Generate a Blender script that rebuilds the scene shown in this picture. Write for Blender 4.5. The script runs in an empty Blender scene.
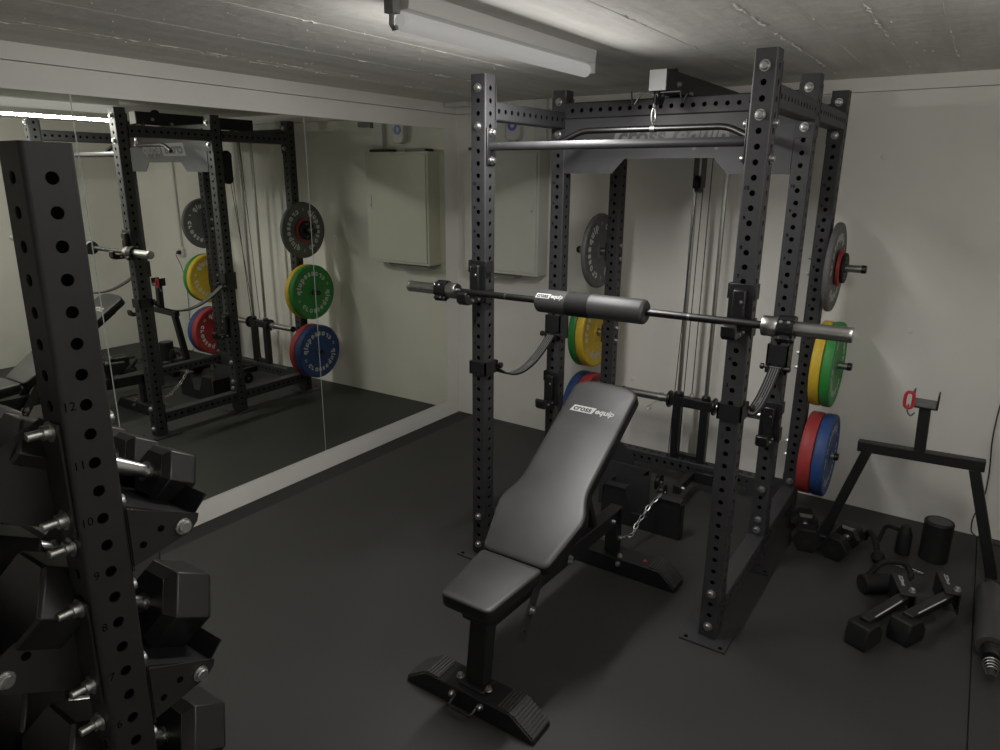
import bpy, math, random
from mathutils import Matrix, Vector
random.seed(7)
S = bpy.context.scene
COL = S.collection
PI = math.pi
C_, S_ = math.cos, math.sin

# ------------------------------------------------------------------ mesh builder
class MB:
    def __init__(s):
        s.v = []; s.f = []; s.m = []; s.mat = 0; s.M = None
    def add(s, vs, fs, M=None):
        o = len(s.v)
        for p in vs:
            p = Vector(p)
            if M is not None: p = M @ p
            if s.M is not None: p = s.M @ p
            s.v.append(p)
        for f in fs:
            s.f.append([i + o for i in f]); s.m.append(s.mat)
        return s
    def box(s, x0, x1, y0, y1, z0, z1, M=None):
        vs = [(x, y, z) for z in (z0, z1) for y in (y0, y1) for x in (x0, x1)]
        return s.add(vs, [(0, 2, 3, 1), (4, 5, 7, 6), (0, 1, 5, 4), (1, 3, 7, 5), (3, 2, 6, 7), (2, 0, 4, 6)], M)
    def lathe(s, prof, p, d, n=24, cap0=True, cap1=True):
        """prof: list of (radius, distance along d) from p"""
        M = frame(p, d)
        vs = []; fs = []
        for r, t in prof:
            for i in range(n):
                a = 2 * PI * i / n
                vs.append((r * C_(a), r * S_(a), t))
        for k in range(len(prof) - 1):
            for i in range(n):
                j = (i + 1) % n
                fs.append((k * n + i, k * n + j, (k + 1) * n + j, (k + 1) * n + i))
        if cap0: fs.append(tuple(range(n - 1, -1, -1)))
        if cap1: fs.append(tuple((len(prof) - 1) * n + i for i in range(n)))
        return s.add(vs, fs, M)
    def cyl(s, p0, p1, r, n=16, r1=None):
        p0 = Vector(p0); p1 = Vector(p1); L = (p1 - p0).length
        return s.lathe([(r, 0), (r if r1 is None else r1, L)], p0, p1 - p0, n)
    def ring(s, p, d, ro, ri, t, n=32):
        return s.lathe([(ri, 0), (ro, 0), (ro, t), (ri, t), (ri, 0)], p, d, n, False, False)
    def tube(s, pts, r, n=8, loop=False, caps=True):
        P = [Vector(p) for p in pts]; N = len(P)
        vs = []; fs = []
        prev = None
        for i in range(N):
            if loop: t = (P[(i + 1) % N] - P[i - 1])
            else: t = P[min(i + 1, N - 1)] - P[max(i - 1, 0)]
            t.normalize()
            if prev is None:
                u = t.orthogonal().normalized()
            else:
                u = prev - t * prev.dot(t)
                u = u.normalized() if u.length > 1e-6 else t.orthogonal().normalized()
            prev = u; w = t.cross(u)
            rr = r[i] if isinstance(r, (list, tuple)) else r
            for k in range(n):
                a = 2 * PI * k / n
                vs.append(P[i] + (u * C_(a) + w * S_(a)) * rr)
        for i in range(N if loop else N - 1):
            for k in range(n):
                a = i * n + k; b = i * n + (k + 1) % n
                c = ((i + 1) % N) * n + (k + 1) % n; d = ((i + 1) % N) * n + k
                fs.append((a, b, c, d))
        if not loop and caps:
            fs.append(tuple(range(n - 1, -1, -1))); fs.append(tuple((N - 1) * n + k for k in range(n)))
        return s.add(vs, fs)
    def prism(s, poly, t0, t1, M=None):
        """poly (u,v) extruded along w from t0 to t1 (counter-clockwise seen from +w)"""
        n = len(poly)
        vs = [(u, v, t0) for u, v in poly] + [(u, v, t1) for u, v in poly]
        fs = [tuple(range(n - 1, -1, -1)), tuple(range(n, 2 * n))]
        for i in range(n):
            j = (i + 1) % n; fs.append((i, j, n + j, n + i))
        return s.add(vs, fs, M)
    def holed(s, L, w, h, holes, r, sides='xXyY', pitch=.05, rc=.006, n=16, M=None, depth=.004, ends=True, core=0.0):
        """square tube along local z (0..L), cross-section w x h, real round holes"""
        def A(v, f): s.add(v, f, M)
        hx, hy = w / 2, h / 2
        defs = {'X': (Vector((1, 0, 0)), Vector((0, 1, 0)), hx, hy - rc), 'Y': (Vector((0, 1, 0)), Vector((-1, 0, 0)), hy, hx - rc),
                'x': (Vector((-1, 0, 0)), Vector((0, -1, 0)), hx, hy - rc), 'y': (Vector((0, -1, 0)), Vector((1, 0, 0)), hy, hx - rc)}
        Z = Vector((0, 0, 1))
        for key, (nn, uu, off, a) in defs.items():
            def P(u, z, o=0): return nn * (off - o) + uu * u + Z * z
            hz = pitch / 2
            spans = []
            cur = 0.0
            if key in sides:
                for z in sorted(holes):
                    if z - hz > cur + 1e-6: spans.append((cur, z - hz, None))
                    z1 = z + hz
                    spans.append((max(cur, z - hz), min(z1, L), z)); cur = min(z1, L)
            if cur < L - 1e-6: spans.append((cur, L, None))
            for z0, z1, zc in spans:
                if zc is None:
                    A([P(-a, z0), P(a, z0), P(a, z1), P(-a, z1)], [(0, 1, 2, 3)]); continue
                out = []; inn = []; wal = []
                for i in range(n):
                    t = 2 * PI * i / n; c, q = C_(t), S_(t); m = max(abs(c), abs(q))
                    zz = q / m
                    out.append(P(a * c / m, zc + (zz * (z1 - zc) if zz > 0 else zz * (zc - z0))))
                    inn.append(P(r * c, zc + r * q)); wal.append(P(r * c, zc + r * q, depth))
                fs = []
                for i in range(n):
                    j = (i + 1) % n
                    fs.append((i, j, n + j, n + i)); fs.append((n + i, n + j, 2 * n + j, 2 * n + i))
                A(out + inn + wal, fs)
        if core:  # added black box inside the tube, painting the dark of its holes
            k0 = s.mat; s.mat = 1; s.box(-hx + core, hx - core, -hy + core, hy - core, .002, L - .002, M); s.mat = k0
        K = 4
        outline = []
        for (sx, sy, a0) in ((1, 1, 0), (-1, 1, PI / 2), (-1, -1, PI), (1, -1, 3 * PI / 2)):
            arc = []
            for k in range(K + 1):
                t = a0 + PI / 2 * k / K
                arc.append(((hx - rc) * sx + rc * C_(t), (hy - rc) * sy + rc * S_(t)))
            outline += arc
            vs = [(x, y, 0) for x, y in arc] + [(x, y, L) for x, y in arc]
            A(vs, [(k, k + 1, K + 2 + k, K + 1 + k) for k in range(K)])
        if ends:
            m = len(outline)
            A([(x, y, 0) for x, y in outline] + [(x, y, L) for x, y in outline], [tuple(range(m - 1, -1, -1)), tuple(range(m, 2 * m))])
        return s

def frame(p, d):
    d = Vector(d).normalized()
    u = Vector((0, 0, 1)).cross(d)
    u = u.normalized() if u.length > 1e-4 else Vector((1, 0, 0))
    w = d.cross(u)
    M = Matrix((( u.x, w.x, d.x, p[0]), (u.y, w.y, d.y, p[1]), (u.z, w.z, d.z, p[2]), (0, 0, 0, 1)))
    return M
def bend(pts, r=.04, n=6):
    P = [Vector(p) for p in pts]; out = [P[0]]
    for i in range(1, len(P) - 1):
        a = (P[i - 1] - P[i]); b = (P[i + 1] - P[i]); d = min(r, a.length * .45, b.length * .45)
        p0 = P[i] + a.normalized() * d; p1 = P[i] + b.normalized() * d
        for k in range(n + 1):
            t = k / n; out.append(p0 * (1 - t) ** 2 + P[i] * 2 * t * (1 - t) + p1 * t * t)
    return out + [P[-1]]
def basis(o, ux, uy, uz):
    ux, uy, uz = Vector(ux), Vector(uy), Vector(uz)
    return Matrix(((ux.x, uy.x, uz.x, o[0]), (ux.y, uy.y, uz.y, o[1]), (ux.z, uy.z, uz.z, o[2]), (0, 0, 0, 1)))
def T(x, y, z): return Matrix.Translation((x, y, z))

def mesh_of(name, mb, mats, smooth=35):
    me = bpy.data.meshes.new(name)
    me.from_pydata([tuple(v) for v in mb.v], [], mb.f)
    if not isinstance(mats, (list, tuple)): mats = [mats]
    for m in mats: me.materials.append(m)
    me.polygons.foreach_set('material_index', mb.m)
    me.update()
    if smooth:
        me.polygons.foreach_set('use_smooth', [True] * len(me.polygons))
        me.set_sharp_from_angle(angle=math.radians(smooth))
    return me

def props(o, label=None, cat=None, group=None, kind=None):
    if label: o['label'] = label
    if cat: o['category'] = cat
    if group: o['group'] = group
    if kind: o['kind'] = kind
    return o
OFF = Vector((0, 0, 0)); BASE = {}
def thing(name, label, cat, loc=(0, 0, 0), rot=(0, 0, 0), group=None):
    o = bpy.data.objects.new(name, None); COL.objects.link(o)
    BASE[o.name] = Vector(loc); o.location = Vector(loc) + OFF; o.rotation_euler = rot; o.empty_display_size = .05
    return props(o, label, cat, group)
def part(name, mb, mats, parent=None, bevel=0, smooth=35, local=False, label=None, subdiv=0):
    """vertices are in world coordinates unless local; children have no offset from their root"""
    if parent is not None and not local:
        r = parent
        while r.parent: r = r.parent
        off = BASE[r.name]
        for v in mb.v: v -= off
    o = bpy.data.objects.new(name, mesh_of(name, mb, mats, smooth)); COL.objects.link(o)
    if parent is not None: o.parent = parent
    if bevel:
        b = o.modifiers.new('bevel', 'BEVEL'); b.width = bevel; b.segments = 2; b.limit_method = 'ANGLE'; b.angle_limit = math.radians(40)
        b.harden_normals = False
    if subdiv:
        b = o.modifiers.new('sub', 'SUBSURF'); b.levels = subdiv; b.render_levels = subdiv
    if label: o['label'] = label
    return o
def solo(name, label, cat, mb, mats, loc, group=None, bevel=0, smooth=35, kind=None, local=False, rot=(0, 0, 0)):
    if not local:
        for v in mb.v: v -= Vector(loc)
    o = bpy.data.objects.new(name, mesh_of(name, mb, mats, smooth)); COL.objects.link(o); o.location = Vector(loc) + OFF; o.rotation_euler = rot
    if bevel:
        b = o.modifiers.new('bevel', 'BEVEL'); b.width = bevel; b.segments = 2; b.limit_method = 'ANGLE'; b.angle_limit = math.radians(40)
    return props(o, label, cat, group, kind)
def structure(name, mb, mats, smooth=35):
    o = bpy.data.objects.new(name, mesh_of(name, mb, mats, smooth)); COL.objects.link(o); o['kind'] = 'structure'; return o
def copy_tree(o, parent=None):
    c = o.copy(); COL.objects.link(c)
    if parent is not None: c.parent = parent
    for ch in list(o.children): copy_tree(ch, c)
    return c

# ------------------------------------------------------------------ lettering
_tc = {}
def glyphs(body, size=1.0, shear=0.0, bold=0.0, extrude=0.0):
    key = (body, size, shear, bold, extrude)
    if key not in _tc:
        cu = bpy.data.curves.new('t', 'FONT'); cu.body = body; cu.size = size; cu.shear = shear
        cu.offset = bold; cu.extrude = extrude; cu.resolution_u = 3
        ob = bpy.data.objects.new('t', cu); COL.objects.link(ob)
        dg = bpy.context.evaluated_depsgraph_get()
        me = bpy.data.meshes.new_from_object(ob.evaluated_get(dg))
        vs = [Vector(v.co) for v in me.vertices]; fs = [tuple(p.vertices) for p in me.polygons]
        bpy.data.objects.remove(ob); bpy.data.curves.remove(cu); bpy.data.meshes.remove(me)
        xs = [v.x for v in vs] or [0]
        _tc[key] = (vs, fs, min(xs), max(xs))
    return _tc[key]
def put_text(mb, body, size, M, shear=0, bold=0, align='c'):
    vs, fs, a, b = glyphs(body, size, shear, bold)
    dx = -(a + b) / 2 if align == 'c' else -a
    mb.add([(v.x + dx, v.y - size * .35, v.z) for v in vs], fs, M)
    return b - a
def arc_text(mb, body, size, R, mid, M, bold=0, gap=.12):
    """letters round a circle in the local xy plane, heads outward, read clockwise, centred at angle mid"""
    ws = []
    for ch in body:
        if ch == ' ': ws.append(size * .35)
        else:
            _, _, a, b = glyphs(ch, size, 0, bold); ws.append(b - a + size * gap)
    tot = sum(ws) / R; t = mid + tot / 2
    for ch, w in zip(body, ws):
        ta = t - w / R / 2; t -= w / R
        if ch == ' ': continue
        vs, fs, a, b = glyphs(ch, size, 0, bold)
        Q = M @ Matrix.Rotation(ta - PI / 2, 4, 'Z') @ T(-(a + b) / 2, R, 0)
        mb.add(vs, fs, Q)

# ------------------------------------------------------------------ materials
def new_mat(name):
    m = bpy.data.materials.new(name); m.use_nodes = True
    nt = m.node_tree; return m, nt, nt.nodes['Principled BSDF']
def mat(name, col, rough=.5, metal=0.0, spec=.5, noise=0.0, scale=60, bump=0.0, bscale=400, coat=0.0, rvar=0.0):
    m, nt, b = new_mat(name)
    b.inputs['Base Color'].default_value = (*col, 1); b.inputs['Roughness'].default_value = rough
    b.inputs['Metallic'].default_value = metal; b.inputs['Specular IOR Level'].default_value = spec
    b.inputs['Coat Weight'].default_value = coat
    if noise or bump or rvar:
        tc = nt.nodes.new('ShaderNodeTexCoord')
    if noise or rvar:
        n = nt.nodes.new('ShaderNodeTexNoise'); n.inputs['Scale'].default_value = scale; n.inputs['Detail'].default_value = 5
        nt.links.new(tc.outputs['Object'], n.inputs['Vector'])
        if noise:
            r = nt.nodes.new('ShaderNodeValToRGB')
            r.color_ramp.elements[0].position = .3; r.color_ramp.elements[1].position = .7
            r.color_ramp.elements[0].color = (*[c * (1 - noise) for c in col], 1); r.color_ramp.elements[1].color = (*[min(1, c * (1 + noise)) for c in col], 1)
            nt.links.new(n.outputs['Fac'], r.inputs['Fac']); nt.links.new(r.outputs['Color'], b.inputs['Base Color'])
        if rvar:
            mr = nt.nodes.new('ShaderNodeMapRange'); mr.inputs['To Min'].default_value = rough - rvar; mr.inputs['To Max'].default_value = rough + rvar
            nt.links.new(n.outputs['Fac'], mr.inputs['Value']); nt.links.new(mr.outputs['Result'], b.inputs['Roughness'])
    if bump:
        n2 = nt.nodes.new('ShaderNodeTexNoise'); n2.inputs['Scale'].default_value = bscale; n2.inputs['Detail'].default_value = 3
        nt.links.new(tc.outputs['Object'], n2.inputs['Vector'])
        bp = nt.nodes.new('ShaderNodeBump'); bp.inputs['Strength'].default_value = bump; bp.inputs['Distance'].default_value = .002
        nt.links.new(n2.outputs['Fac'], bp.inputs['Height']); nt.links.new(bp.outputs['Normal'], b.inputs['Normal'])
    return m
POWDER = mat('black_powder_coat', (.031, .031, .0335), .5, 0, .5, noise=.10, scale=25, bump=.12, bscale=900)
POWDER_CHAR = mat('charcoal_powder_coat', (.016, .016, .016), .5, 0, .4, noise=.12, scale=25, bump=.15, bscale=900)
POWDER_DARK = mat('satin_black_steel', (.0105, .0105, .0115), .42, 0, .5, noise=.1, scale=30)
PLATE_GREY = mat('grey_powder_coat', (.041, .041, .044), .5, 0, .5, noise=.08, scale=20)
HOLE_INK = mat('black_marking', (.0015, .0015, .0015), .8, 0, .05)  # ink marks; also paints the dark of holes on cores and flat discs
ZINC = mat('zinc_plated_steel', (.50, .50, .49), .38, 1.0, noise=.15, scale=150)
CHROME = mat('brushed_chrome', (.50, .50, .49), .30, 1.0, noise=.06, scale=60)
DARK_CHROME = mat('dark_steel_shaft', (.085, .085, .085), .38, 1.0)
RUBBER = mat('black_rubber', (.010, .010, .0105), .62, 0, .4, noise=.15, scale=40)
HEX_RUBBER = mat('hex_head_rubber', (.010, .010, .010), .38, 0, .5, noise=.15, scale=30)
VINYL = mat('black_vinyl', (.038, .038, .039), .42, 0, .5, noise=.2, scale=6, bump=.08, bscale=260, rvar=.05)
VINYL_SIDE = mat('black_side_vinyl', (.012, .012, .012), .45, 0, .4)  # cushion sides, darker than the top of the pad
FOAM = mat('black_foam_cover', (.045, .045, .046), .45, 0, .5, bump=.1, bscale=300)
NYLON = mat('black_nylon', (.012, .012, .012), .7, 0, .3, bump=.3, bscale=700)
PLASTIC = mat('black_plastic', (.009, .009, .010), .35, 0, .5)
WHITE_INK = mat('white_lettering', (.52, .52, .51), .6)
GREY_INK = mat('grey_lettering', (.16, .16, .16), .6)
LIGHT_LINE = mat('white_plastic_liner', (.5, .5, .5), .5)
RED = mat('red_rubber', (.33, .035, .035), .55, noise=.1, scale=40)
BLUE = mat('blue_rubber', (.020, .060, .200), .55, noise=.1, scale=40)
GREEN = mat('green_rubber', (.030, .235, .045), .55, noise=.1, scale=40)
YELLOW = mat('yellow_rubber', (.60, .41, .03), .55, noise=.08, scale=40)
GREY_RUB = mat('grey_rubber', (.115, .115, .115), .6, noise=.12, scale=40)
RED_PLASTIC = mat('red_plastic', (.55, .03, .05), .4)
WHITE_PAINT = mat('white_painted_steel', (.60, .60, .54), .45, noise=.03, scale=5)
WHITE_PL = mat('white_plastic', (.62, .62, .60), .45)
BLUE_LENS = mat('blue_print', (.12, .16, .62), .4)
GREY_BRACKET = mat('grey_plastic', (.20, .20, .20), .5)
EDGE = mat('mirror_edge_glass', (.45, .50, .46), .25)
CABLE = mat('black_cable', (.010, .010, .010), .5)

def wall_material(name, col, forms=True):
    m, nt, b = new_mat(name)
    tc = nt.nodes.new('ShaderNodeTexCoord')
    n1 = nt.nodes.new('ShaderNodeTexNoise'); n1.inputs['Scale'].default_value = 1.6; n1.inputs['Detail'].default_value = 6
    n2 = nt.nodes.new('ShaderNodeTexNoise'); n2.inputs['Scale'].default_value = 45; n2.inputs['Detail'].default_value = 4
    nt.links.new(tc.outputs['Object'], n1.inputs['Vector']); nt.links.new(tc.outputs['Object'], n2.inputs['Vector'])
    r = nt.nodes.new('ShaderNodeValToRGB')
    r.color_ramp.elements[0].position = .3; r.color_ramp.elements[1].position = .72
    r.color_ramp.elements[0].color = (*[c * .93 for c in col], 1); r.color_ramp.elements[1].color = (*[c * 1.05 for c in col], 1)
    nt.links.new(n1.outputs['Fac'], r.inputs['Fac']); nt.links.new(r.outputs['Color'], b.inputs['Base Color'])
    bp = nt.nodes.new('ShaderNodeBump'); bp.inputs['Strength'].default_value = .25; bp.inputs['Distance'].default_value = .004
    mx = nt.nodes.new('ShaderNodeMath'); mx.operation = 'ADD'
    ml = nt.nodes.new('ShaderNodeMath'); ml.operation = 'MULTIPLY'; ml.inputs[1].default_value = .35
    nt.links.new(n2.outputs['Fac'], ml.inputs[0]); nt.links.new(n1.outputs['Fac'], mx.inputs[0]); nt.links.new(ml.outputs[0], mx.inputs[1])
    nt.links.new(mx.outputs[0], bp.inputs['Height']); nt.links.new(bp.outputs['Normal'], b.inputs['Normal'])
    b.inputs['Roughness'].default_value = .75; b.inputs['Specular IOR Level'].default_value = .3
    return m
WALL = wall_material('painted_concrete_wall', (.78, .765, .72))
def ceiling_material():
    m, nt, b = new_mat('board_marked_concrete')
    tc = nt.nodes.new('ShaderNodeTexCoord')
    mp = nt.nodes.new('ShaderNodeMapping'); mp.inputs['Scale'].default_value = (9, .8, 1)
    nt.links.new(tc.outputs['Object'], mp.inputs['Vector'])
    n1 = nt.nodes.new('ShaderNodeTexNoise'); n1.inputs['Scale'].default_value = 1.0; n1.inputs['Detail'].default_value = 8; n1.inputs['Roughness'].default_value = .65
    nt.links.new(mp.outputs['Vector'], n1.inputs['Vector'])
    n2 = nt.nodes.new('ShaderNodeTexNoise'); n2.inputs['Scale'].default_value = 14; n2.inputs['Detail'].default_value = 6
    nt.links.new(tc.outputs['Object'], n2.inputs['Vector'])
    r = nt.nodes.new('ShaderNodeValToRGB')
    c = (.74, .72, .68)
    r.color_ramp.elements[0].position = .3; r.color_ramp.elements[1].position = .7
    r.color_ramp.elements[0].color = (*[k * .80 for k in c], 1); r.color_ramp.elements[1].color = (*[k * 1.06 for k in c], 1)
    nt.links.new(n1.outputs['Fac'], r.inputs['Fac']); nt.links.new(r.outputs['Color'], b.inputs['Base Color'])
    mx = nt.nodes.new('ShaderNodeMath'); mx.operation = 'ADD'
    nt.links.new(n1.outputs['Fac'], mx.inputs[0]); nt.links.new(n2.outputs['Fac'], mx.inputs[1])
    bp = nt.nodes.new('ShaderNodeBump'); bp.inputs['Strength'].default_value = .55; bp.inputs['Distance'].default_value = .008
    nt.links.new(mx.outputs[0], bp.inputs['Height']); nt.links.new(bp.outputs['Normal'], b.inputs['Normal'])
    b.inputs['Roughness'].default_value = .85; b.inputs['Specular IOR Level'].default_value = .2
    return m
CEIL = ceiling_material()
def floor_material(name, col, rough=.55):
    m, nt, b = new_mat(name)
    tc = nt.nodes.new('ShaderNodeTexCoord')
    n1 = nt.nodes.new('ShaderNodeTexNoise'); n1.inputs['Scale'].default_value = 1.3; n1.inputs['Detail'].default_value = 5
    n2 = nt.nodes.new('ShaderNodeTexNoise'); n2.inputs['Scale'].default_value = 420; n2.inputs['Detail'].default_value = 2
    for n in (n1, n2): nt.links.new(tc.outputs['Object'], n.inputs['Vector'])
    r = nt.nodes.new('ShaderNodeValToRGB')
    r.color_ramp.elements[0].position = .25; r.color_ramp.elements[1].position = .75
    r.color_ramp.elements[0].color = (*[k * .85 for k in col], 1); r.color_ramp.elements[1].color = (*[k * 1.15 for k in col], 1)
    nt.links.new(n1.outputs['Fac'], r.inputs['Fac']); nt.links.new(r.outputs['Color'], b.inputs['Base Color'])
    bp = nt.nodes.new('ShaderNodeBump'); bp.inputs['Strength'].default_value = .25; bp.inputs['Distance'].default_value = .001
    nt.links.new(n2.outputs['Fac'], bp.inputs['Height']); nt.links.new(bp.outputs['Normal'], b.inputs['Normal'])
    b.inputs['Roughness'].default_value = rough; b.inputs['Specular IOR Level'].default_value = .35
    return m
MAT_RUBBER = floor_material('speckled_floor_rubber', (.037, .0372, .0362))
FLOOR_BASE = floor_material('dark_floor_base', (.025, .025, .024), .7)
m_, nt_, b_ = new_mat('mirror_glass')
b_.inputs['Base Color'].default_value = (.91, .93, .84, 1); b_.inputs['Metallic'].default_value = 1; b_.inputs['Roughness'].default_value = .004
MIRROR = m_
m_, nt_, b_ = new_mat('lamp_diffuser')
b_.inputs['Base Color'].default_value = (.2, .2, .2, 1); b_.inputs['Emission Color'].default_value = (1, .985, .95, 1); b_.inputs['Emission Strength'].default_value = .27
DIFFUSER = m_

# ------------------------------------------------------------------ dimensions
H = 2.299
XW, YB = 4.35, -4.9          # far right wall, wall behind the viewer
xL, xR, W = 1.360, 2.508, .075
yF, yM, yR = -1.654, -.975, -.299
HP = 2.213
ZT, ZB = 2.1598, .0598
HZ = [ZB + .05 * k for k in range(43)]
RH = .0102

DL, BW = .0062, .0144       # the left and the back wall are not quite square to the rack
# ------------------------------------------------------------------ the room
mb = MB(); mb.box(-.1, XW, YB, .1, -.2, -.008); structure('floor', mb, FLOOR_BASE)
mb = MB()
mb.box(-.1, XW + .1, YB - .1, .1, H, H + .15)
# rough ridges left by the formwork boards, running away from the viewer
for x, segs in ((.455, 22), (.40, 12), (.85, 5), (2.205, 6), (2.54, 20), (2.86, 14), (3.05, 14), (3.3, 10), (2.69, 5), (1.3, 5)):
    y = YB
    # a fine continuous board joint, then broken burrs of laitance on it
    pts = [(x + random.gauss(0, .0012), YB + .12 * k, H + .0006) for k in range(int(-YB / .12))]
    mb.tube(pts, .0016, 5)
    while y < -.05:
        L = random.uniform(.03, .22)
        if random.random() < segs / 24:
            n = max(3, int(L / .018)); pts = []; rr = []
            for i in range(n + 1):
                pts.append((x + random.gauss(0, .0035), y + L * i / n, H + .001)); rr.append(random.uniform(.0012, .0058) * (0.2 if i in (0, n) else 1))
            mb.tube(pts, rr, 6)
        y += L + random.uniform(.01, .10)
for i in range(150):
    x = random.choice((.45, .42, .5, .6, .9, 1.2, 2.5, 2.9)) + random.gauss(0, .07); y = random.uniform(-3.2, -.1)
    mb.lathe([(random.uniform(.003, .008), 0), (.001, .004)], (x, y, H + .001), (0, 0, -1), 6)
structure('ceiling', mb, CEIL)
mb = MB(); mb.box(-.1, 0, YB, .1, -.2, H - .070); mb.box(-.1, -.03, YB, .1, H - .070, H); structure('wall_left', mb, WALL).rotation_euler[2] = DL
mb = MB(); mb.box(0, XW, 0, .1, -.2, H - .070); mb.box(0, XW, .03, .1, H - .070, H)
for x, z in ((1.476, .517), (2.773, .526), (2.774, 1.918), (3.019, 1.044), (1.30, 1.30)):   # filled form-tie holes
    mb.ring((x, 0.0, z), (0, -1, 0), .022, .017, .0022, 20)
    mb.lathe([(.017, 0), (.015, .0012)], (x, 0, z), (0, -1, 0), 18)
structure('wall_back', mb, WALL).rotation_euler[2] = -BW
mb = MB(); mb.box(XW, XW + .1, YB, .1, -.2, H); structure('wall_right', mb, WALL)
mb = MB(); mb.box(-.1, XW + .1, YB - .1, YB, -.2, H); structure('wall_front', mb, WALL)
mb = MB(); mb.box(-.029, 0, YB, 0, H - .066, H); structure('trim_1', mb, WALL).rotation_euler[2] = DL
mb = MB(); mb.box(0, XW, 0, .029, H - .066, H); structure('trim_2', mb, WALL).rotation_euler[2] = -BW

mb = MB(); mb.box(.158, 3.479, YB, -.004, -.008, 0)
solo('rubber_mat', 'large black rubber floor mat under the rack and the bench', 'mat', mb, MAT_RUBBER, (1.8, -2.4, -.008))
mb = MB(); mb.box(3.483, 4.33, YB, -.004, -.008, .004)
solo('rubber_mat', 'black rubber floor mat along the right edge of the picture', 'mat', mb, MAT_RUBBER, (3.9, -2.4, -.008), bevel=.002)

# mirrors on the left wall
ZM0, ZM1 = .121, 2.1264
for y0, y1, lab in ((-1.407, -.150, 'wall mirror panel nearest the corner, showing the white cabinet'),
                    (-2.652, -1.409, 'middle wall mirror panel, showing the reflected rack and plates'),
                    (-3.895, -2.654, 'wall mirror panel furthest from the corner, behind the dumbbell rack')):
    r = thing('wall_mirror', lab, 'mirror', (0, 0, ZM0), (0, 0, DL), group='mirror panels on the left wall')
    mb = MB(); mb.box(.0002, .0042, y0, y1, ZM0, ZM1); part('backing_glass', mb, EDGE, r)
    mb = MB(); mb.add([(.0045, y0 + .0015, ZM0 + .0015), (.0045, y1 - .0015, ZM0 + .0015), (.0045, y1 - .0015, ZM1 - .0015), (.0045, y0 + .0015, ZM1 - .0015)], [(0, 1, 2, 3)])
    part('mirror_surface', mb, MIRROR, r)

# ------------------------------------------------------------------ the ceiling lamp
OFF = Vector((.045, -.07, 0))
lx = 1.765
lamp = thing('ceiling_lamp', 'long white fluorescent ceiling lamp above the rack', 'lamp', (lx, -1.95, H))
mb = MB()
mb.prism([(-.042, 0), (-.036, -.046), (.036, -.046), (.042, 0)], 0, 1.13, basis((lx, -2.53, H - .0005), (1, 0, 0), (0, 0, 1), (0, 1, 0)))
part('housing', mb, WHITE_PL, lamp)
mb = MB(); mb.lathe([(.006, 0), (.020, .004), (.026, .012), (.026, 1.115), (.022, 1.123), (.006, 1.127)], (lx, -2.53, H - .074), (0, 1, 0), 24)
part('tube_diffuser', mb, DIFFUSER, lamp)
mb = MB(); mb.box(lx - .034, lx + .034, -1.402, -1.392, H - .085, H - .0005); part('end_cap', mb, WHITE_PL, lamp)
mb = MB(); mb.box(lx - .022, lx + .010, -2.565, -2.535, H - .058, H - .0005)
mb.tube([(lx - .008, -2.55, H - .056), (lx - .008, -2.553, H - .085), (lx + .0, -2.553, H - .097), (lx + .012, -2.553, H - .095)], .007, 8)
part('end_bracket', mb, GREY_BRACKET, lamp)

# ------------------------------------------------------------------ the power rack
OFF = Vector((.0395, -.0589, 0))
rack = thing('power_rack', 'black six-post power rack with lat pulldown in the middle of the room', 'power rack', (1.97, -.97, 0))
def bolt_mesh(mb, p, d, s=1.0):
    mb.lathe([(.0185 * s, 0), (.0185 * s, .003), (.0135 * s, .003), (.0135 * s, .012), (.0115 * s, .015), (.004 * s, .0165)], p, d, 12)
def bolt(p, d, parent=rack, s=1.0):
    mb = MB(); bolt_mesh(mb, p, d, s); return part('bolt', mb, ZINC, parent)
posts = {}
NUM0 = {}
for key, px, py in (('FL', xL, yF), ('FR', xR, yF), ('ML', xL, yM), ('MR', xR, yM), ('RL', xL, yR), ('RR', xR, yR)):
    cx, cy = px + W / 2, py + W / 2
    mb = MB()
    mb.holed(HP - .008, W, W, [z - .008 for z in HZ], RH, M=T(cx, cy, .008), core=.012)
    mb.mat = 1
    for n in range(1, 11):
        z = 1.7598 - (10 - n) * .1
        put_text(mb, str(n), .019, basis((cx - .019, py - .0006, z + .018), (1, 0, 0), (0, 0, 1), (0, -1, 0)), bold=.0004)
    posts[key] = part('upright', mb, [POWDER, HOLE_INK], rack)
    mb = MB()
    a, b = (.057, .052) if px == xR else (.052, .057)
    f0, f1 = (.06, .075) if key[0] == 'F' else (.055, .055)
    mb.box(px - a, px + W + b, py - f0, py + W + f1, 0, .008)
    for sx in (px - a + .022, px + W + b - .022):
        for sy in (py - f0 + .02,):
            mb.mat = 1; mb.lathe([(.009, 0), (.009, .0006)], (sx, sy, .008), (0, 0, 1), 14); mb.mat = 0
    part('foot_plate', mb, [POWDER, HOLE_INK], rack)

def beam_y(x, y0, y1, z, name='side_beam', flange=(.21, .035), hol=True):
    mb = MB(); L = y1 - y0
    nh = int(L / .05); off = (L - .05 * (nh - 1)) / 2
    mb.holed(L, W, W, [off + .05 * k for k in range(nh)] if hol else [], RH, 'xX', M=basis((x, y0, z), (1, 0, 0), (0, 0, -1), (0, 1, 0)), core=.012)
    b = part(name, mb, [POWDER, HOLE_INK], rack)
    for yy in (y0, y1 - .006): mb = MB(); mb.box(x - W / 2, x + W / 2, yy, yy + .006, z - flange[0] / 2, z + flange[0] / 2); part('end_flange', mb, POWDER, b)
    return b
ZU = 2.1175                      # upper beams
for px in (xL, xR):
    beam_y(px + W / 2, yF + W, yM, 2.074); beam_y(px + W / 2, yM + W, yR, 2.074)
    beam_y(px + W / 2, yF + W, yM, .131); beam_y(px + W / 2, yM + W, yR, .131)
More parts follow.
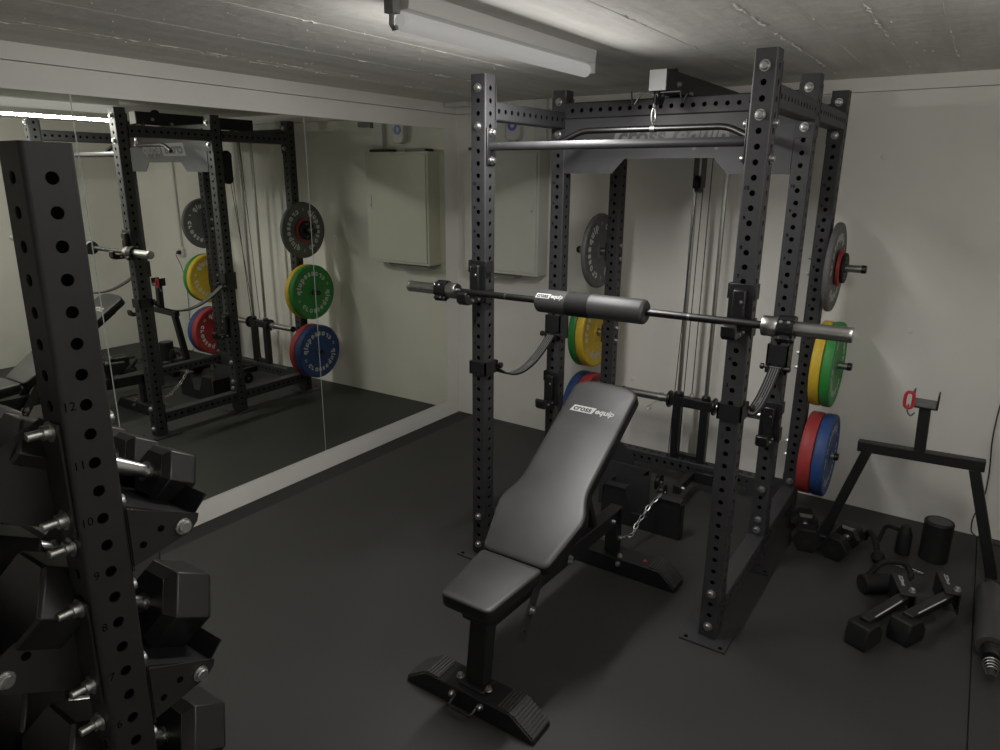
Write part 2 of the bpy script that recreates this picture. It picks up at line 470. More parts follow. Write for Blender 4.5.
def beam_x(x0, x1, y, z, name='cross_beam', h=W):
    mb = MB(); L = x1 - x0
    nh = int(L / .05); off = (L - .05 * (nh - 1)) / 2
    mb.holed(L, W, h, [off + .05 * k for k in range(nh)], RH, M=basis((x0, y, z), (0, 1, 0), (0, 0, 1), (1, 0, 0)), core=.012)
    return part(name, mb, [POWDER, HOLE_INK], rack)
beam_x(xL + W, xR, yM + W / 2, 2.117)
beam_x(xL + W, xR, yR + W / 2, 2.117)
beam_x(xL + W, xR, yR + W / 2, .128)
# bolts of the frame
for px in (xL, xR):
    for z in (ZT, ZT - .15, ZB, ZB + .15): bolt((px + W / 2, yF, z), (0, -1, 0))
    for z in (ZT, ZT - .15, .403, .248): bolt((px + W / 2, yM - (.006 if z > 1 else 0), z), (0, -1, 0))
    for z in (ZT, ZT - .15, .196): bolt((px + W / 2, yR - .006, z), (0, -1, 0))
    bolt((px + W / 2, yM - .006, .196), (0, -1, 0))
for z in (1.985, 1.873):
    bolt((xR + W, yF + W / 2, z), (1, 0, 0), s=.8); bolt((xL + W + .008, yF + W / 2, z), (1, 0, 0), s=.9); bolt((xR - .008, yF + W / 2, z), (-1, 0, 0), s=.9)
# pull-up bar
mb = MB(); mb.cyl((xL + W + .006, yF + W / 2, 1.929), (xR - .006, yF + W / 2, 1.929), .0165, 20)
pb = part('pull_up_bar', mb, POWDER, rack)
for x0 in (xL + W, xR - .008):
    mb = MB(); mb.box(x0, x0 + .008, yF + .006, yF + W - .006, 1.855, 2.003); part('mounting_plate', mb, POWDER_DARK, pb, bevel=.003)
# logo plate between the middle posts
mb = MB()
pp = [(xL + W, 2.078), (xL + W, 1.825), (1.696, 1.825), (1.759, 1.893), (2.184, 1.893), (2.247, 1.825), (xR, 1.825), (xR, 2.078)]
mb.prism(pp, 0, .006, basis((0, yM + .004, 0), (1, 0, 0), (0, 0, 1), (0, -1, 0)))
lp = part('name_plate', mb, PLATE_GREY, rack)
def logo(mb_white, mb_dark, M, w):
    """CROSS in a filled box followed by equip; M maps the xy plane onto the surface, w is the whole width"""
    s = w / 5.05
    k = .18 * s
    N = 8
    vs = []
    for q in range(N + 1):
        t = q / N; x0 = -w / 2 - k * .6 + 1.6 * k * t; y0 = (-.42 + .84 * t) * s
        vs += [(x0, y0, 0), (x0 + 2.62 * s, y0, 0)]
    mb_white.add(vs, [(2 * q, 2 * q + 1, 2 * q + 3, 2 * q + 2) for q in range(N)], M)
    put_text(mb_dark, 'cross', s * .98, M @ T(-w / 2 + 1.30 * s, .09 * s, .0006), shear=.2, bold=.03 * s)
    put_text(mb_white, 'equip', s * .98, M @ T(-w / 2 + 3.88 * s, .09 * s, 0), shear=.2, bold=.03 * s)
a, b = MB(), MB()
logo(a, b, basis((1.975, yM - .0028, 1.985), (1, 0, 0), (0, 0, 1), (0, -1, 0)), .56)
part('lettering', a, GREY_INK, lp); part('dark_lettering', b, PLATE_GREY, lp)
mb = MB()
for x in (xL + W + .022, xR - .022): bolt_mesh(mb, (x, yM - .002, 1.86), (0, -1, 0), .6)
# storage pegs on the rear posts
ZP = (1.376, .875, .375)
yP = yR + W / 2
for z in ZP:
    for sx, x0, x1 in ((1, xR + W, 2.765), (-1, xL, 1.148)):
        mb = MB(); mb.cyl((x0, yP, z), (x1 - sx * .02, yP, z), .0195, 20)
        mb.mat = 1; mb.lathe([(.021, 0), (.021, .016), (.017, .022)], (x1 - sx * .022, yP, z), (sx, 0, 0), 20); mb.mat = 0
        pg = part('plate_peg', mb, [CHROME, PLASTIC], rack)
        mb = MB(); mb.box(min(x0, x0 + sx * .008), max(x0, x0 + sx * .008), yP - .034, yP + .034, z - .055, z + .055); part('peg_base', mb, POWDER_DARK, pg)
# little bolt ends on the inside of the rear posts
for z in ZP:
    for dz in (-.04, .04):
        for x, d in ((xR, -1), (xL + W, 1)):
            mb = MB(); mb.cyl((x, yP, z + dz), (x + d * .02, yP, z + dz), .006, 8); mb.lathe([(.012, 0), (.012, .01)], (x, yP, z + dz), (d, 0, 0), 6); part('bolt', mb, ZINC, rack)

# --- lat pulldown
LX = 1.95
mb = MB(); mb.box(1.944, 2.024, -1.175, -.16, 2.158, 2.246)
tb = part('pulley_beam', mb, POWDER_DARK, rack, bevel=.004)
mb = MB(); mb.box(1.946, 2.022, -1.1805, -1.1755, 2.160, 2.244); part('end_cap', mb, mat('grey_cap', (.42, .42, .41), .5), tb, bevel=.002)
for yy, z in ((-1.05, 2.195), (-.90, 2.17)):
    for x, d in ((2.0245, 1), (1.9435, -1)): mb = MB(); bolt_mesh(mb, (x, yy, z), (d, 0, 0), .7); part('bolt', mb, ZINC, tb)
def pulley(name, c, r, parent, w=.022):
    mb = MB()
    x = c[0] - w / 2
    mb.lathe([(.006, 0), (r, 0), (r, .003), (r * .86, .008), (r * .86, w - .008), (r, w - .003), (r, w), (.006, w)], (x, c[1], c[2]), (1, 0, 0), 28)
    p = part(name, mb, PLASTIC, parent)
    mb = MB(); mb.lathe([(.009, 0), (.009, w + .016)], (x - .008, c[1], c[2]), (1, 0, 0), 10); part('axle', mb, ZINC, p)
    return p
pulley('pulley', (1.978, -1.14, 2.145), .040, tb)
pulley('pulley', (1.945, -.37, 2.11), .046, tb)
pulley('pulley', (1.984, -1.0, 2.238), .030, tb)
mb = MB()
for dx in (-.022, .018): mb.box(1.947 + dx, 1.947 + dx + .004, -.486, -.412, 1.755, 1.975)
pbk = part('pulley_block', mb, PLASTIC, rack, bevel=.008)
pulley('pulley', (1.947, -.449, 1.95), .046, pbk); pulley('pulley', (1.947, -.449, 1.777), .046, pbk)
# bar holder hooks under the beam
mb = MB()
hk = [(x + .022, -1.165, z) for x, z in ((1.84, 2.165), (1.846, 2.118), (1.858, 2.112), (1.882, 2.15), (1.90, 2.154), (2.06, 2.154), (2.067, 2.118), (2.076, 2.114), (2.092, 2.145))]
mb.tube(hk, .0042, 8); part('bar_holder', mb, POWDER_DARK, tb)
mb = MB()
for x in (1.866, 2.03): mb = MB(); mb.cyl((x, -.262, .17), (x, -.262, 2.08), .0125, 16); part('guide_rod', mb, CHROME, rack)
mb = MB()
def cable(pts): mb.tube(pts, .0028, 6)
for k in range(1): pass
cables = ([(1.978, -1.178, 2.145), (1.978, -1.178, 2.10)], [(1.935, -.44, 1.78), (1.855, -.345, .17)], [(1.954, -.40, 1.78), (1.918, -.345, .17)], [(1.962, -.30, 2.11), (1.943, -.262, .58)])
for c in cables: mb = MB(); cable(c); part('steel_cable', mb, CABLE, rack)
# weight carriage
mb = MB(); mb.box(1.80, 2.095, -.29, -.234, .498, .555)
for x in (1.866, 2.03): mb.box(x - .024, x + .024, -.286, -.238, .172, .498); mb.lathe([(.026, 0), (.026, .02), (.02, .028)], (x, -.262, .555), (0, 0, 1), 20)
mb.box(1.89, 2.006, -.28, -.244, .178, .203)
car = part('weight_carriage', mb, POWDER_DARK, rack, bevel=.003)
for x in (1.812, 2.083):
    mb = MB(); mb.lathe([(.010, 0), (.05, 0), (.052, .004), (.052, .010), (.05, .014), (.01, .014)], (x - .007, -.262, .527), (1, 0, 0), 28); part('stop_disc', mb, PLASTIC, car)
for x0, x1 in ((1.80, 1.515), (2.097, 2.38)):
    mb = MB(); mb.cyl((x0, -.262, .527), (x1, -.262, .527), .0245, 20); mb.mat = 1; mb.lathe([(.026, 0), (.026, .012)], (x1, -.262, .527), (x1 - x0, 0, 0), 20)
    part('loading_sleeve', mb, [CHROME, PLASTIC], car)
mb = MB(); mb.tube([(1.945 + .012 * C_(a), -.262, .57 + .014 * S_(a)) for a in [2 * PI * k / 12 for k in range(12)]], .003, 6, loop=True); part('eyebolt', mb, ZINC, car)
# low pulley and foot plate
mb = MB(); mb.box(1.99, 2.03, -.60, -.30, .085, .135); mb.box(2.03, 2.14, -.36, -.30, .075, .14)
la = part('low_pulley_arm', mb, POWDER_DARK, rack, bevel=.003)
pulley('pulley', (1.87, -.50, .085), .048, la); pulley('pulley', (1.93, -.60, .075), .046, la, w=.03)
bolt((2.031, -.56, .11), (1, 0, 0), la, .8)
mb = MB()
ub = [(1.715, 0), (2.165, 0), (2.158, .208), (2.02, .208), (1.985, .08), (1.90, .08), (1.85, .208), (1.735, .208)]
mb.prism(ub, 0, .006, basis((0, -.945, 0), (1, 0, 0), (0, 0, 1), (0, -1, 0)))
for x0, x1 in ((1.733, 1.852), (2.018, 2.16)): mb.box(x0, x1, -.957, -.90, .2065, .2125)
for x0, yy in ((1.715, -.745), (2.159, -.90)): mb.box(x0, x0 + .006, -.944, yy, 0, .19)
fp = part('foot_rest', mb, mat('tread_plate', (.014, .014, .016), .4, 0, .5, bump=.6, bscale=130), rack)
mb = MB(); mb.box(1.62, 1.925, -.786, -.780, .0, .275)
gp = part('guard_plate', mb, POWDER, rack)
mb = MB()
for cx, cz in ((1.90, .245), (1.655, .24)):
    mb.add([(cx + .016, -.7868, cz + .0), (cx - .022, -.7868, cz - .012), (cx + .014, -.7868, cz + .026)], [(0, 1, 2)])
part('cut_outs', mb, HOLE_INK, gp)  # flat black triangles paint the dark of the openings
# corner braces at the bottom of the rear
for sx, x in ((-1, xR), (1, xL + W)):
    mb = MB(); mb.prism([(0, 0), (0, .14), (sx * .10, .14), (sx * .19, .07), (sx * .19, 0)] if sx > 0 else [(0, 0), (-.19, 0), (-.19, .07), (-.10, .14), (0, .14)], 0, .006, basis((x, yR - .006, .06), (1, 0, 0), (0, 0, 1), (0, -1, 0)))
    part('corner_brace', mb, POWDER, rack)

clip = thing('spring_clip', 'thin wire spring clip hanging on the left sled sleeve', 'clip', (1.76, -.262, .527))
mb = MB()
for k in range(2): mb.tube([(1.752 + k * .012, -.262 + .0285 * C_(a), .5265 + .0285 * S_(a)) for a in [2 * PI * q / 20 for q in range(20)]], .0024, 6, loop=True)
mb.tube(bend([(1.752, -.289, .52), (1.715, -.305, .485), (1.685, -.31, .462), (1.70, -.312, .45), (1.722, -.31, .468), (1.70, -.308, .478)], .012, 4), .0024, 6)
part('wire', mb, ZINC, clip)
# ------------------------------------------------------------------ J-cups
def j_cup(name, lab, px, py, zt, h=.178, grp='cups hooked on the posts'):
    """zt: top of the cup. front of the post faces -y"""
    r = thing(name, lab, 'j-cup', (px + W / 2, py, zt), group=grp)
    mb = MB()
    mb.box(px - .006, px + W + .006, py - .007, py - .001, zt - h, zt)
    mb.box(px - .012, px - .006, py - .007, py + .045, zt - .055, zt); mb.box(px + W + .006, px + W + .012, py - .007, py + .045, zt - .055, zt)
    mb.box(px + W + .006, px + W + .012, py - .007, py + .05, zt - h - .01, zt - h + .055)
    part('bracket', mb, POWDER_DARK, r, bevel=.002)
    mb = MB(); mb.box(px + .014, px + W - .014, py - .034, py - .007, zt - h + .02, zt - .018); part('liner_block', mb, PLASTIC, r, bevel=.006)
    mb = MB()
    mb.prism([(.0, 0), (.105, 0), (.122, .012), (.126, .05), (.112, .058), (.102, .036), (.085, .028), (0, .028)], px + .012, px + W - .012, basis((0, py - .005, zt - h - .004), (0, -1, 0), (0, 0, 1), (1, 0, 0)))
    part('hook', mb, PLASTIC, r, bevel=.004)
    mb = MB()
    for dy in (-.03, -.075):
        for x, d in ((px + .012, -1), (px + W - .012, 1)): mb.lathe([(.0065, 0), (.0065, .004), (.003, .006)], (x, py + dy, zt - h + .012), (d, 0, 0), 10)
    for zz in (zt - .06,): mb.lathe([(.006, 0), (.004, .004)], (px + W * .62, py - .034, zz), (0, -1, 0), 10)
    part('rivets', mb, ZINC, r)
    return r
j_cup('j_cup', 'black j-cup on the front left post carrying the barbell', xL, yF, 1.452)
j_cup('j_cup', 'black j-cup on the front right post carrying the barbell', xR, yF, 1.452)
j_cup('j_cup', 'empty black j-cup low on the left middle post', xL, yM, .79)
j_cup('j_cup', 'empty black j-cup low on the right middle post', xR, yM, .835)

# ------------------------------------------------------------------ strap safeties
def strap(lab, px, zf, zm, zlow, w=.05):
    r = thing('safety_strap', lab, 'safety strap', (px + W / 2, -1.31, zf), group='safety straps of the rack')
    y0, y1 = yF + W + .025, yM - .02
    cx = px + W / 2
    for py, z, s in ((yF, zf, 1), (yM, zm, -1)):
        mb = MB(); zu = .03 if s > 0 else .10
        for a0, a1, b0, b1 in ((px - .008, px + W + .008, py - .008, py - .001), (px - .008, px + W + .008, py + W + .001, py + W + .008), (px - .008, px - .001, py - .008, py + W + .008), (px + W + .001, px + W + .008, py - .008, py + W + .008)):
            mb.box(a0, a1, b0, b1, z - .03, z + zu)
        b = part('post_bracket', mb, POWDER_DARK, r)
        mb = MB(); yy = y0 if s > 0 else y1
        mb.cyl((px - .012, yy, z), (px + W + .012, yy, z), .008, 12)
        for x, d in ((px - .012, -1), (px + W + .012, 1)): mb.lathe([(.014, 0), (.014, .012), (.008, .016)], (x, yy, z), (d, 0, 0), 12)
        part('pin', mb, DARK_CHROME, b)
        for x in (px + .004, px + W - .010): mb = MB(); mb.box(x, x + .006, min(yy - .012, py + W if s > 0 else yy), max(yy + .012, py if s < 0 else yy), z - .02, z + .02); part('ear', mb, POWDER_DARK, b)
    N = 22; sec = []
    for i in range(N + 1):
        t = i / N; y = y0 + (y1 - y0) * t
        zz = zf * (1 - t) + zm * t
        sag = (zf * .55 + zm * .45) - zlow
        z = zz - sag * (1 - (2 * (t - .0) - .86) ** 2) * 1.0 if 0 else zz - sag * 4 * t * (1 - t) * (1.15 - .3 * t)
        sec.append((y, z))
    def ribbon(x0, x1, th, up):
        m = MB(); vs = []; fs = []
        for i, (y, z) in enumerate(sec):
            a = sec[max(i - 1, 0)]; b = sec[min(i + 1, N)]
            t = Vector((0, b[0] - a[0], b[1] - a[1])).normalized(); n = Vector((0, -t.z, t.y))
            for x, o in ((x0, up), (x1, up), (x1, up - th), (x0, up - th)): vs.append(Vector((x, y, z)) + n * o)
        for i in range(N):
            for k in range(4):
                fs.append((i * 4 + k, (i + 1) * 4 + k, (i + 1) * 4 + (k + 1) % 4, i * 4 + (k + 1) % 4))
        fs.append((3, 2, 1, 0)); fs.append(tuple(N * 4 + k for k in range(4)))
        m.add(vs, fs); m.fix = True; return m
    part('webbing', ribbon(cx - w / 2, cx + w / 2, .007, .003), NYLON, r)
    st = MB()
    for k in (-.30, -.1, .1, .30): 
        q = ribbon(cx + w * k - .0022, cx + w * k + .0022, .001, .0042); st.add(q.v, q.f)
    part('stitching', st, mat('grey_thread', (.13, .13, .13), .7), r)
    # woven label about two thirds along
    i = int(N * .62); y, z = sec[i]; y2, z2 = sec[i + 1]
    t = Vector((0, y2 - y, z2 - z)).normalized(); n = Vector((0, -t.z, t.y))
    lb, ld = MB(), MB()
    logo(lb, ld, basis(Vector((cx, y, z)) + n * .0052, t, (-1, 0, 0), n), .09)
    part('woven_label', lb, GREY_INK, r); part('label_letters', ld, NYLON, r)
    return r
strap('black webbing safety strap sagging between the left posts', xL, .962, 1.00, .867)
strap('black webbing safety strap sagging between the right posts', xR, .975, 1.00, .885)

# ------------------------------------------------------------------ barbell
BX, BY, BZ = 1.985, yF - .061, 1.322
tilt = -math.asin(.012 / 1.88)
bar = thing('barbell', 'long steel barbell racked across the front of the rack', 'barbell', (BX, BY, BZ), (0, tilt, 0))
mb = MB(); mb.cyl((-.70, 0, 0), (.70, 0, 0), .0142, 20); part('shaft', mb, DARK_CHROME, bar, local=True)
mb = MB()
for x in (-.40, -.395, .40, .395): mb.lathe([(.0144, 0), (.0144, .002)], (x, 0, 0), (1, 0, 0), 20)
part('knurl_rings', mb, CHROME, bar, local=True)
for s in (-1, 1):
    mb = MB()
    mb.lathe([(.014, .655), (.033, .657), (.035, .66), (.035, .705), (.033, .708), (.025, .709), (.025, .925), (.0255, .9255), (.0255, .934), (.023, .938), (.016, .939)], (0, 0, 0), (s, 0, 0), 32)
    part('sleeve', mb, CHROME, bar, local=True)
def collar(lab, x):
    r = thing('barbell_collar', lab, 'collar', (BX + x * C_(tilt), BY, BZ - x * S_(tilt)), (0, tilt, 0), group='collars on the barbell')
    mb = MB(); mb.ring((-.024, 0, 0), (1, 0, 0), .040, .0252, .048, 32)
    for k in range(10):
        a = 2 * PI * k / 10; mb.box(-.026, .026, -.006, .006, .036, .042, Matrix.Rotation(a, 4, 'X'))
    part('ring', mb, PLASTIC, r, local=True)
    mb = MB(); mb.box(-.018, .018, -.058, -.038, -.012, .010, Matrix.Rotation(.7, 4, 'X')); mb.box(-.03, .03, -.014, .014, .036, .05, Matrix.Rotation(2.6, 4, 'X')); part('lever', mb, PLASTIC, r, local=True, bevel=.003)
    mb = MB()
    for dx in (-.012, .012): mb.lathe([(.006, 0), (.004, .003)], (dx, -.05, .028), (0, -1, .5), 10)
    part('rivets', mb, ZINC, r, local=True)
collar('black clamp collar on the left barbell sleeve', -.737)
collar('black clamp collar on the right barbell sleeve', .737)
# foam pad
pad = thing('barbell_pad', 'thick black foam pad wrapped around the barbell', 'bar pad', (BX, BY, BZ), (0, tilt, 0))
mb = MB(); mb.lathe([(.0145, -.236), (.040, -.236), (.046, -.230), (.0475, -.222), (.0475, .220), (.046, .228), (.040, .234), (.0145, .234)], (0, 0, 0), (1, 0, 0), 40, True, True); part('foam', mb, FOAM, pad, local=True)
mb = MB(); mb.lathe([(.044, -.095), (.0488, -.093), (.0488, .005), (.044, .007)], (0, 0, 0), (1, 0, 0), 40, False, False); part('closure_strap', mb, NYLON, pad, local=True)
def wrap_cyl(mbx, R, off=0):
    for v in mbx.v:
        a = v.y / R; rr = R + v.z + off
        v.y, v.z = -rr * C_(a + .62), rr * S_(a + .62)
a, b = MB(), MB()
logo(a, b, T(-.163, 0, 0), .125)
wrap_cyl(a, .0481); wrap_cyl(b, .0483)
part('lettering', a, WHITE_INK, pad, local=True); part('dark_lettering', b, FOAM, pad, local=True)

# ------------------------------------------------------------------ plates
def plate(lab, x, z, sx, th, m, kg, R=.2245, grp='weight plates on the rack pegs', small=False, ink=WHITE_INK, rotz=0.0):
    """x: inner face, sx: outward direction"""
    r = thing('weight_plate', lab, 'weight plate', (x, yP, z), group=grp)
    M = basis((x, yP, z), (0, sx, 0), (0, 0, 1), (sx, 0, 0))
    mb = MB()
    if not small:
        prof = [(.0255, 0.004), (.20, .004), (.206, 0), (R - .012, 0), (R - .004, .0025), (R, .009), (R, th - .009), (R - .004, th - .0025), (R - .012, th), (.206, th), (.20, th - .004), (.0255, th - .004), (.0255, .004)]
        prof[1] = (.198, .004); prof[10] = (.198, th - .004)
    else:
        prof = [(.0255, 0), (R - .006, 0), (R, .004), (R, th - .004), (R - .006, th), (R - .018, th), (R - .024, th - .003), (.0255, th - .003), (.0255, 0)]
    mb.lathe(prof, (x, yP, z), (sx, 0, 0), 64, False, False)
    part('rubber_body', mb, m, r)
    mb = MB()
    if not small: mb.lathe([(.0252, .002), (.052, .002), (.052, th - .002), (.0252, th - .002)], (x, yP, z), (sx, 0, 0), 40, False, False)
    else: mb.ring((x + sx * (th - .0028), yP, z), (sx, 0, 0), .03, .0252, .001, 40)
    part('hub', mb, m if not small else PLASTIC, r)
    mb = MB()
    for side in (1, -1):
        Q = M @ Matrix.Rotation(rotz, 4, 'Z') @ T(0, 0, th - .0036 if not small else th - .0025) if side > 0 else M @ basis((0, 0, .0036 if not small else -.0006), (-1, 0, 0), (0, 1, 0), (0, 0, -1)) @ Matrix.Rotation(rotz, 4, 'Z')
        if small:
            arc_text(mb, kg, .020, R * .66, PI / 2, Q, .0004); arc_text(mb, kg, .020, R * .66, -PI / 2, Q, .0004)
        else:
            arc_text(mb, 'crossequip', .062, .140, PI / 2, Q, .0034, .12); arc_text(mb, 'crossequip', .062, .140, -PI / 2, Q, .0034, .12)
            for a in (0, PI):
                arc_text(mb, kg, .026, .155, a, Q, .0008)
    part('lettering', mb, ink, r)
    return r
XO = xR + W + .010
XI = xL - .036
plate('grey weight plate at the top of the right rear post', XO + .010, ZP[0], 1, .030, GREY_RUB, '5', rotz=.5)
plate('red-rimmed small plate stacked on the right grey plate', XO + .041, ZP[0], 1, .020, RED, '2.5', R=.092, small=True)
plate('small black plate outermost on the right top peg', XO + .062, ZP[0], 1, .018, RUBBER, '1.25', R=.076, small=True)
plate('yellow weight plate on the right rear post, against the post', XO + .006, ZP[1], 1, .052, YELLOW, '15', rotz=.3)
plate('green weight plate outside the yellow one, right of the rack', XO + .059, ZP[1], 1, .050, GREEN, '10', rotz=-.4)
plate('red weight plate lowest on the right rear post, against the post', XO + .006, ZP[2], 1, .068, RED, '25', rotz=.8)
plate('blue weight plate outside the red one, right of the rack', XO + .075, ZP[2], 1, .062, BLUE, '20', rotz=.5)
plate('grey weight plate at the top of the left rear post', XI - .010, ZP[0], -1, .030, GREY_RUB, '5', rotz=1.6)
plate('red-rimmed small plate stacked on the left grey plate', XI - .041, ZP[0], -1, .020, RED, '2.5', R=.092, small=True)
plate('small black plate outermost on the left top peg', XI - .062, ZP[0], -1, .018, RUBBER, '1.25', R=.076, small=True)
plate('yellow weight plate on the left rear post, against the post', XI - .006, ZP[1], -1, .052, YELLOW, '15', rotz=.6)
plate('green weight plate outside the yellow one, left of the rack', XI - .059, ZP[1], -1, .050, GREEN, '10', rotz=-.35)
plate('red weight plate lowest on the left rear post, against the post', XI - .006, ZP[2], -1, .068, RED, '25', rotz=.4)
plate('blue weight plate outside the red one, left of the rack', XI - .075, ZP[2], -1, .062, BLUE, '20', rotz=-.3)

# ------------------------------------------------------------------ lat bar hanging on a carabiner
LB = 2.003
mb = MB()
latb = thing('lat_bar', 'bent steel lat bar hanging from the pulley beam', 'lat bar', (1.976, -1.178, LB))
mb.tube(bend([(1.535, -1.19, LB - .040), (1.635, -1.178, LB + .006), (2.295, -1.178, LB + .006), (2.395, -1.19, LB - .040)]), .0135, 14); part('bar', mb, DARK_CHROME, latb)
mb = MB(); mb.lathe([(.016, 0), (.016, .02)], (1.976 - .01, -1.178, LB + .006), (1, 0, 0), 16)
mb.tube([(1.976, -1.178 + .011 * C_(a), LB + .026 + .011 * S_(a)) for a in [2 * PI * k / 14 for k in range(14)]], .0035, 6, loop=True); part('eye', mb, ZINC, latb)
carab = thing('carabiner', 'silver snap hook and chain link above the lat bar', 'carabiner', (1.976, -1.18, LB + .05))
mb = MB()
loopz = [(1.976 + .009 * C_(a), -1.18, LB + .058 + .03 * S_(a)) for a in [2 * PI * k / 16 for k in range(16)]]
mb.tube(loopz, .0036, 6, loop=True)
part('hook', mb, ZINC, carab)
mb = MB(); mb.tube([(1.977, -1.18 + .008 * C_(a), LB + .098 + .014 * S_(a)) for a in [2 * PI * k / 12 for k in range(12)]], .003, 6, loop=True); part('ring', mb, ZINC, carab)

# ------------------------------------------------------------------ adjustable bench
BC = 1.982
bench = thing('weight_bench', 'black adjustable bench with raised backrest in front of the rack', 'bench', (BC, -2.0, 0))
def loft(sections, side=0):
    """sections: list of equal-length point loops"""
    m = MB(); n = len(sections[0])
    vs = [p for s in sections for p in s]; fs = []
    for i in range(len(sections) - 1):
        for k in range(n):
            fs.append((i * n + k, i * n + (k + 1) % n, (i + 1) * n + (k + 1) % n, (i + 1) * n + k))
    fs.append(tuple(range(n - 1, -1, -1))); fs.append(tuple((len(sections) - 1) * n + k for k in range(n)))
    m.add(vs, fs)
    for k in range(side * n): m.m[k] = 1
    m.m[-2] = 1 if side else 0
    return m
def cushion(outline, th, M, name, edge=.02, dome=.010):
    """padded upholstery: outline of (u,v) with rounded top rim; local w up"""
    n = len(outline); cu = sum(p[0] for p in outline) / n; cv = sum(p[1] for p in outline) / n
    def off(d):
        out = []
        for i in range(n):
            a = Vector(outline[i - 1]); b = Vector(outline[i]); c = Vector(outline[(i + 1) % n])
            t = ((b - a).normalized() + (c - b).normalized()).normalized(); nn = Vector((-t.y, t.x))
            out.append(b + nn * d)
        return out
    secs = []
    for d, w in ((.012, 0), (.003, .001), (0, .006), (0, th * .84), (.0015, th * .93), (.005, th * .985), (edge, th + .001), (edge * 1.6, th + dome * .4), (edge * 2.2, th + dome * .6)):
        secs.append([M @ Vector((p.x, p.y, w)) for p in off(d)])
    return loft(secs, 4)
def round_poly(pts, rs, n=6):
    out = []
    N = len(pts)
    for i in range(N):
        P = Vector(pts[i]); a = Vector(pts[i - 1]) - P; b = Vector(pts[(i + 1) % N]) - P
        r = min(rs[i], a.length * .48, b.length * .48); p0 = P + a.normalized() * r; p1 = P + b.normalized() * r
        for k in range(n + 1):
            t = k / n; q = p0 * (1 - t) ** 2 + P * 2 * t * (1 - t) + p1 * t * t; out.append((q.x, q.y))
    return out
# backrest frame: local u = across (+x), v = up the back, w = out of the pad
ang = math.atan2(.94 - .462, 2.244 - 1.52)
B0 = Vector((BC, -2.244, .462))
vb = Vector((0, C_(ang), S_(ang))); wb = Vector((0, -S_(ang), C_(ang)))
PADT = .052
Mb = basis(B0 - wb * PADT, (1, 0, 0), vb, wb)
LBK = .878
pts = [(-.139, 0), (.139, 0), (.187, .215), (.183, .25), (.147, .335), (.149, LBK - .012), (.08, LBK + .014), (-.08, LBK + .014), (-.149, LBK - .012), (-.147, .335), (-.183, .25), (-.187, .215)]
rs = [.032, .032, .04, .04, .06, .036, .08, .08, .036, .06, .04, .04]
bp_ = cushion(round_poly(pts, rs), PADT, Mb, 'backrest', edge=.010, dome=.004)
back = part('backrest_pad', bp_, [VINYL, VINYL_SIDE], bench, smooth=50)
a, b = MB(), MB()
logo(a, b, basis(B0 + vb * .725 + wb * .0040, (1, 0, 0), vb, wb), .20)
part('lettering', a, WHITE_INK, back); part('dark_lettering', b, VINYL, back)
mb = MB()
mb.box(-.045, .045, .02, .80, -.05, -.002, Mb); mb.box(-.11, .11, .10, .13, -.012, -.001, Mb); mb.box(-.11, .11, .62, .65, -.012, -.001, Mb)
mb.mat = 1; mb.box(-.15, .15, .0, .0, 0, 0, Mb) if 0 else None
part('backrest_frame', mb, [POWDER_DARK], bench, bevel=.004)
# seat
vs_ = Vector((0, .9965, .083)); vs_.normalize(); ws_ = Vector((0, -vs_.z, vs_.y))
SF = Vector((BC, -2.545, .443))
LS = .295
pts = [(-.104, 0), (.104, 0), (.134, LS), (-.134, LS)]
Ms = basis(SF - ws_ * .05, (1, 0, 0), vs_, ws_)
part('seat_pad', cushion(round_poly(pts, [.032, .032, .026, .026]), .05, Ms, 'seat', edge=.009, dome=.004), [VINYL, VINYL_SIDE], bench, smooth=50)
mb = MB(); mb.box(-.035, .035, .03, LS + .02, -.045, -.001, Ms); part('seat_frame', mb, POWDER_DARK, bench, bevel=.004)
# main beam from front post to rear post
mb = MB()
def bar_between(m, p0, p1, w, h, up=(0, 0, 1)):
    p0 = Vector(p0); p1 = Vector(p1); d = (p1 - p0); L = d.length; d.normalize(); x = Vector((1, 0, 0)); y = d.cross(x).normalized()
    m.box(-w / 2, w / 2, -h / 2, h / 2, 0, L, basis(p0, x, y, d) if abs(d.x) < .9 else frame(p0, d))
bar_between(mb, (BC, -2.455, .315), (BC, -1.36, .275), .06, .075)
part('main_beam', mb, POWDER_DARK, bench, bevel=.005)
mb = MB(); bar_between(mb, (BC, -2.46, .085), (BC, -2.42, .385), .075, .06)
mb.box(BC - .055, BC + .055, -2.51, -2.43, .078, .086)
part('front_post', mb, POWDER_DARK, bench, bevel=.004)
for x in (-.062, .062):
    mb = MB(); bolt_mesh(mb, (BC + x, -2.485, .085), (0, 0, 1), .75); part('bolt', mb, ZINC, bench)
mb = MB(); bar_between(mb, (BC, -1.365, .07), (BC, -1.365, .312), .06, .06); part('rear_post', mb, POWDER_DARK, bench, bevel=.004)
